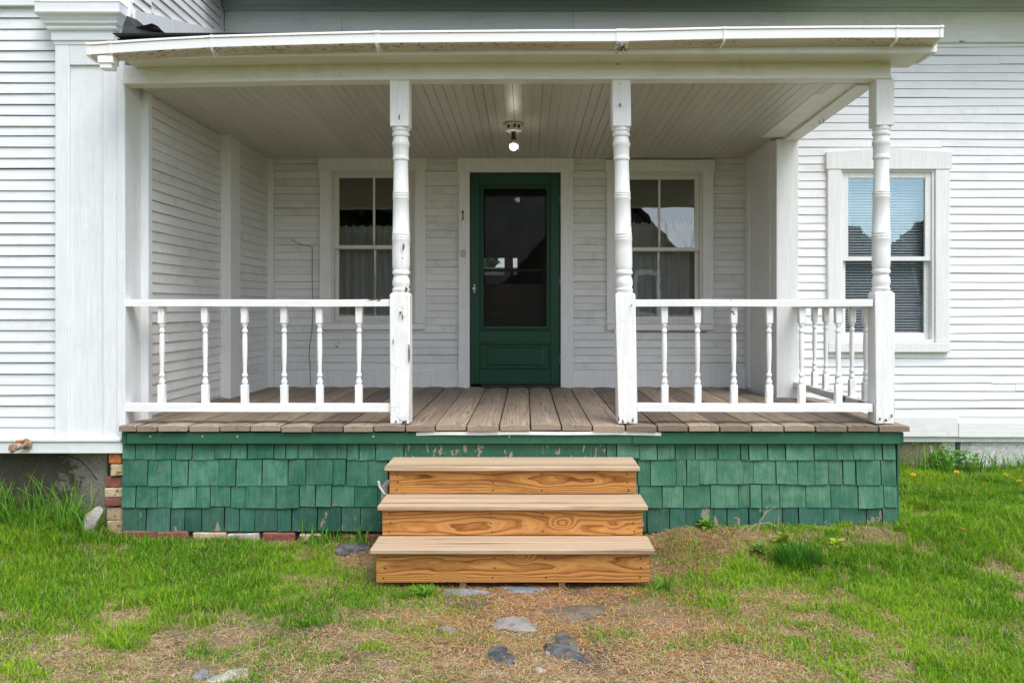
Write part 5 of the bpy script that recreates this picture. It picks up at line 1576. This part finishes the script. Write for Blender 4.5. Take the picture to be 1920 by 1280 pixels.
for (x, y, h) in tl:
    m_ = 12
    a = r_.uniform(0, 6.283, m_); rr = .07 * np.sqrt(r_.random(m_))
    X_, Y_ = x + rr * np.cos(a), np.minimum(y + rr * np.sin(a), .08 if x < 0 else 1.62)
    g_ = np.array([.11, .27, .03])[None] * r_.uniform(.6, 1.6, (m_, 1)) + np.array([.05, .03, .0])[None] * (r_.random((m_, 1)) < .2)
    bl.append(blades(X_, Y_, gz(X_, Y_) - .004, h * r_.uniform(.5, 1.1, m_), r_.uniform(.004, .010, m_), r_.uniform(.2, .92, m_), r_.uniform(0, 6.283, m_), r_.uniform(1.6, 3, m_), g_, 5))
tgo = bpy.data.objects.new("tall_grass", fill_mesh("tall_grass", *merge(bl), M['grass']))
COL.objects.link(tgo)
tag(tgo, "taller loose grass growing along the foot of the house walls", "grass", kind='stuff')
x, y, z, D = G(1497, 1066)
tag(tuft(x, y, 700, .125, .12, (.052, .175, .020), 5, .0042, (.15, .9)), "dense dark green tuft of fine grass right of the steps", "grass tuft")

def leaf_blade(L, w, bend, col, nseg=6, lobes=0, fold=.15):
    """one leaf along +X from the origin rising; returns verts, tris, tint"""
    V, T = [], []
    for i in range(nseg + 1):
        t = i / nseg
        x = L * t * (1 - .25 * bend * t)
        z = L * (.55 * bend * t - .75 * bend * t * t) + .25 * L * t * (1 - t)
        ww = w * math.sin(math.pi * (t * .85 + .12)) ** .8 * (1 if not lobes else (1 + .45 * math.sin(lobes * t * 6.28)))
        if i == nseg: ww = w * .05
        V += [(x, -ww / 2, z + fold * ww), (x, 0, z), (x, ww / 2, z + fold * ww)]
    for i in range(nseg):
        a = i * 3
        for k in (0, 1):
            T += [(a + k, a + 3 + k, a + 4 + k), (a + k, a + 4 + k, a + 1 + k)]
    c = [tuple(q * (.9 + .2 * random.random()) for q in col)] * len(V)
    return np.array(V), np.array(T), np.array(c)
def rosette(px_, py_, n, L, w, tilt, col, label, cat, name, seed, lobes=0, stem=0.0):
    r_ = random.Random(seed); random.seed(seed)
    x, y, z, D = G(px_, py_)
    root = tag(empty(name, (x, y, z)), label, cat)
    for i in range(n):
        a = 6.283 * i / n + r_.uniform(-.3, .3)
        el_ = r_.uniform(*tilt)
        v, t, c = leaf_blade(L * r_.uniform(.7, 1.15), w * r_.uniform(.8, 1.15), r_.uniform(.2, .9), tuple(q * r_.uniform(.75, 1.3) for q in col), 6, lobes)
        m_ = Matrix.Rotation(a, 3, 'Z') @ Matrix.Rotation(-el_, 3, 'Y')
        v = np.array([tuple(m_ @ Vector(p)) for p in v])
        o = bpy.data.objects.new("leaf", fill_mesh("leaf", v, t, c, M['leaf']))
        COL.objects.link(o); o.parent = root
        o.location = (r_.uniform(-.008, .008), r_.uniform(-.008, .008), stem * r_.random())
    return root
rosette(1423, 1048, 22, .10, .022, (.3, 1.2), (.17, .30, .06), "pale green rosette weed left of the dark grass tuft", "weed", "rosette_weed", 3)
rosette(1325, 992, 16, .10, .034, (.3, 1.4), (.15, .33, .035), "upright leafy dandelion weed against the green skirt right of the steps", "weed", "leafy_weed", 4, lobes=3)
rosette(1470, 1022, 18, .10, .034, (.2, 1.2), (.25, .40, .04), "yellow green leafy weed just behind the dark grass tuft", "weed", "leafy_weed", 6, lobes=3)
rosette(1568, 1030, 12, .09, .036, (.2, 1.3), (.36, .46, .05), "bright lime weed alone right of the dark grass tuft", "weed", "leafy_weed", 7, lobes=3)
rosette(1250, 1108, 10, .14, .016, (.4, 1.3), (.13, .30, .03), "spiky green weed beside the bottom riser right end", "weed", "leafy_weed", 9)
rosette(800, 1120, 10, .13, .014, (.4, 1.3), (.13, .30, .03), "spiky green weed in front of the bottom riser left part", "weed", "leafy_weed", 19)
# bushy weed at the right foundation
bx_, by_, bz_, D = G(1800, 893)
by_ = 1.45
bush = tag(empty("bushy_weed", (bx_, by_, float(gz(bx_, by_)))), "bushy bright green weed against the white painted foundation", "weed")
r_ = random.Random(50)
lv = []
for i in range(150):
    a = r_.uniform(0, 6.283); rr = .19 * math.sqrt(r_.random())
    hz = r_.uniform(.03, .24) * (1 - (rr / .28) ** 2)
    v, t, c = leaf_blade(r_.uniform(.03, .055), r_.uniform(.025, .04), r_.uniform(.2, .9), tuple(q * r_.uniform(.6, 1.5) for q in (.12, .31, .03)), 4)
    m_ = Matrix.Rotation(r_.uniform(0, 6.28), 3, 'Z') @ Matrix.Rotation(-r_.uniform(-.2, 1.0), 3, 'Y')
    v = np.array([tuple(m_ @ Vector(p)) for p in v]) + np.array([rr * math.cos(a) * 1.2, rr * math.sin(a) * .6, hz])
    lv.append((v, t, c))
o = bpy.data.objects.new("foliage", fill_mesh("foliage", *merge(lv), M['leaf']))
COL.objects.link(o); o.parent = bush
for i in range(6):
    a = r_.uniform(0, 6.28)
    ob("stem", tube([(0, 0, 0), (.05 * math.cos(a), .03 * math.sin(a), .07), (.12 * math.cos(a), .06 * math.sin(a), .13)], [.004, .003, .002], 5), M['leafstem'] if 'leafstem' in M else M['green_trim'], bush, (bx_, by_, float(gz(bx_, by_))))
# dandelions
def dandelion_meshes():
    V, T = [], []
    r_ = np.random.default_rng(3)
    for ring, (nn, L, el_) in enumerate(((14, .018, .15), (12, .015, .6), (9, .011, 1.1))):
        for i in range(nn):
            a = 6.283 * i / nn + ring * .2
            c, s = math.cos(a), math.sin(a)
            r0, r1 = .003, L * math.cos(el_) + .003
            z1 = L * math.sin(el_) + .002
            w = .0028
            b = len(V)
            V += [(c * r0 - s * w * .5, s * r0 + c * w * .5, 0), (c * r0 + s * w * .5, s * r0 - c * w * .5, 0), (c * r1 + s * w, s * r1 - c * w, z1), (c * r1 - s * w, s * r1 + c * w, z1)]
            T += [(b, b + 1, b + 2, b + 3)]
    return V, T
dm = mesh_data("flower", dandelion_meshes(), M['petal'], closed=False)
M['stalk'] = plain("green stalk", (.14, .22, .05), .6)
sm = mesh_data("stem", tube([(0, 0, 0), (.004, .002, .5), (0, 0, 1)], .0022, 5), M['stalk'])
DL_ = [(1713, 893, "dandelion flower nearest the corner of the green skirt"), (1794, 888, "dandelion flower just below the bushy weed"), (1884, 893, "leftmost of three dandelion flowers close together by the white foundation"),
       (1899, 900, "middle of three dandelion flowers close together by the white foundation"), (1911, 905, "rightmost of three dandelion flowers close together by the white foundation"), (1828, 930, "dandelion flower alone in the middle of the lush grass strip"),
       (1868, 976, "upper of the two low dandelion flowers in the right lawn"), (1806, 996, "lowest dandelion flower, in the lawn right of the skirt corner"), (1291, 1024, "single dandelion flower in the needles right of the steps")]
for i, (p, q, lab) in enumerate(DL_):
    x, y, z, D = G(p, q + 22)
    hs_ = 22 * D / F
    y = min(y, 1.58); z = float(gz(x, y))
    hs_ = max(.06, Z(q, y - CAMY) - z) + .012
    rt = tag(empty("dandelion", (x, y, z)), "yellow " + lab, "flower", "dandelions in the lawn")
    o = ob("flower", dm, None, rt, (x, y, z + hs_), rot=(R(25), random.uniform(-.3, .3), random.uniform(0, 6)))
    o.scale = (.9, .9, .9)
    o = ob("stem", sm, None, rt, (x, y, z))
    o.scale = (1, 1, hs_)
# dead stalks right of the steps
x, y, z, D = G(1415, 1000)
ds = [tube([(0, 0, 0), (.03, .0, .05), (.07, .01, .13), (.085, .01, .17)], [.003, .0025, .002, .0012], 5), tube([(.02, 0, 0), (.03, 0, .08), (.08, .0, .14), (.13, .0, .165)], [.0025, .002, .0016, .001], 5),
      tube([(-.06, 0, 0), (.0, 0, .06), (.09, 0, .07), (.18, 0, .02)], [.002, .002, .0016, .001], 5), tube([(.14, 0, 0), (.15, 0, .11)], .002, 5), tube([(-.1, 0, .01), (-.05, 0, .05), (.02, 0, .05)], .0018, 5)]
tag(ob("dead_stalks", join(*ds), plain("dry stalk", (.42, .34, .22), .8), None, (x, min(y, -.03), z)), "dry bent weed stalks against the green skirt right of the steps", "dead weed")

# ================================================================== ACROSS THE LAWN (mirrored in the window panes)
nb = tag(empty("neighbor_house", (3.5, -27, -.1)), "steep brown gabled house across the lawn, mirrored in the porch window", "house")
M['brown_wall'] = plain("brown stained shingle wall", (.10, .085, .07), .85, n=.3, scale=6)
ob("wall", join(bx(-1.4, 10.6, -33, -27, -.3, 1.9)), M['brown_wall'], nb, (0, 0, 0))
ob("gable_wall", sweep([(-1.4, 1.9), (10.6, 1.9), (4.6, 8.6)], [(-33, 0, 0), (-27, 0, 0)], (0, 1, 0), (1, 0, 0), (0, 0, 1)), M['brown_wall'], nb, (0, 0, 0))
ob("roof", join(sweep([(-1.9, 1.45), (4.6, 8.7), (4.6, 8.95), (-1.9, 1.7)], [(-33.3, 0, 0), (-26.6, 0, 0)], (0, 1, 0), (1, 0, 0), (0, 0, 1)), sweep([(11.1, 1.45), (4.6, 8.7), (4.6, 8.95), (11.1, 1.7)], [(-33.3, 0, 0), (-26.6, 0, 0)], (0, 1, 0), (1, 0, 0), (0, 0, 1))), M['shingle_roof'], nb, (0, 0, 0))
for x, z0, z1 in ((5.65, 2.7, 4.5), (1.4, 2.7, 4.5)):
    w = box_ob("window", x - .45, x + .45, -27.0, -26.95, z0, z1, M['black'], nb)
    ob("frame", frame_vf(x - .62, x + .62, z0 - .17, z1 + .17, .18, .18, .18, .18, -26.96, -26.88), M['trim'], w, (0, 0, 0))
def tree(x, y, h, seed, label, leafy, pale=False, name="tree", dens=5000):
    r_ = random.Random(seed)
    root = tag(empty(name, (x, y, -.1)), label, "tree")
    parts, tips = [], []
    def grow(p, d, L, r0, depth):
        pts, rad = [p], [r0]
        q = p
        for i in range(3):
            d = (d + Vector((r_.uniform(-.2, .2), r_.uniform(-.2, .2), r_.uniform(-.05, .15)))).normalized()
            q = q + d * L / 3
            pts.append(q); rad.append(r0 * (1 - .16 * (i + 1)))
        parts.append(tube(pts, rad, 5 if depth > 1 else 8))
        if depth >= 5 or r0 < .008:
            tips.append(q); return
        if depth >= 2: tips.append(q)
        for k in range(3 if depth < 4 else 2):
            dd = (d + Vector((r_.uniform(-.9, .9), r_.uniform(-.9, .9), r_.uniform(-.2, .6)))).normalized()
            grow(q if k else pts[2], dd, L * r_.uniform(.6, .82), rad[-1] * r_.uniform(.55, .75), depth + 1)
    grow(Vector((0, 0, 0)), Vector((0, 0, 1)), h * .30, h * .025, 0)
    ob("trunk", join(*parts), M['palebark'] if pale else M['bark'], root, (x, y, -.1), smooth_=True)
    if leafy:
        rg = np.random.default_rng(seed)
        tp = np.array([tuple(t) for t in tips])
        c = tp[rg.integers(0, len(tp), dens)] + rg.normal(0, h * .035, (dens, 3))
        a = rg.normal(size=(dens, 3)); b = rg.normal(size=(dens, 3))
        a /= np.linalg.norm(a, axis=1)[:, None]; b /= np.linalg.norm(b, axis=1)[:, None]
        s = h * .018
        co = np.stack([c - a * s, c + a * s, c + b * s * 1.3], 1).reshape(-1, 3)
        tri = np.arange(dens * 3).reshape(-1, 3)
        col = np.repeat(np.array([.035, .07, .02])[None] * rg.uniform(.6, 1.5, (dens, 1)), 3, axis=0)
        o = bpy.data.objects.new("crown", fill_mesh("crown", co, tri, col, M['leaf']))
        COL.objects.link(o); o.parent = root
    return root
tree(12.6, -17.5, 5.6, 5, "bare pale branched tree across the lawn, mirrored in the window with blinds", False, True)
def evergreen(x, y, h, rad, seed, label, round_=False):
    root = tag(empty("evergreen_tree", (x, y, -.1)), label, "tree")
    rg = np.random.default_rng(seed)
    n = 30000
    t = rg.random(n) ** (.9 if round_ else 1.3)
    env = np.sqrt(np.clip(1 - (2 * t - .9) ** 2, .02, 1)) if round_ else (1 - t) * (.8 + .2 * np.sin(t * 60))
    a = rg.uniform(0, 6.283, n)
    r = rad * env * np.sqrt(rg.uniform(.25, 1, n)) * (1 + .18 * np.sin(a * 5 + t * 9))
    c = np.stack([r * np.cos(a), r * np.sin(a), .3 + t * (h - .3)], 1)
    u = rg.normal(size=(n, 3)); v = rg.normal(size=(n, 3))
    u /= np.linalg.norm(u, axis=1)[:, None]; v /= np.linalg.norm(v, axis=1)[:, None]
    q = .16
    co = np.stack([c - u * q, c + u * q, c + v * q * 1.6], 1).reshape(-1, 3)
    col = np.repeat(np.array([.03, .06, .02])[None] * rg.uniform(.5, 1.5, (n, 1)), 3, axis=0)
    o = bpy.data.objects.new("crown", fill_mesh("crown", co, np.arange(n * 3).reshape(-1, 3), col, M['leaf']))
    COL.objects.link(o); o.parent = root
    ob("trunk", tube([(0, 0, 0), (0, 0, h * .5), (0, 0, h * .9)], [.2, .12, .03], 8), M['bark'], root, (x, y, -.1))
evergreen(-5.4, -16, 9.0, 4.2, 3, "broad dark evergreen across the lawn, mirrored in the curtained window")
evergreen(16.1, -24, 4.9, 1.5, 4, "round dark evergreen across the lawn beyond the bare pale tree", True)
evergreen(13.2, -24, 4.7, 1.5, 5, "round dark evergreen across the lawn beside the brown gabled house", True)
tree(5.6, -19, 8.0, 23, "bare dark branched tree across the lawn before the brown gabled house", False)
evergreen(-3.6, 15, 6.5, 2.6, 6, "leafy tree behind the farmhouse, glimpsed through the screen door", True)
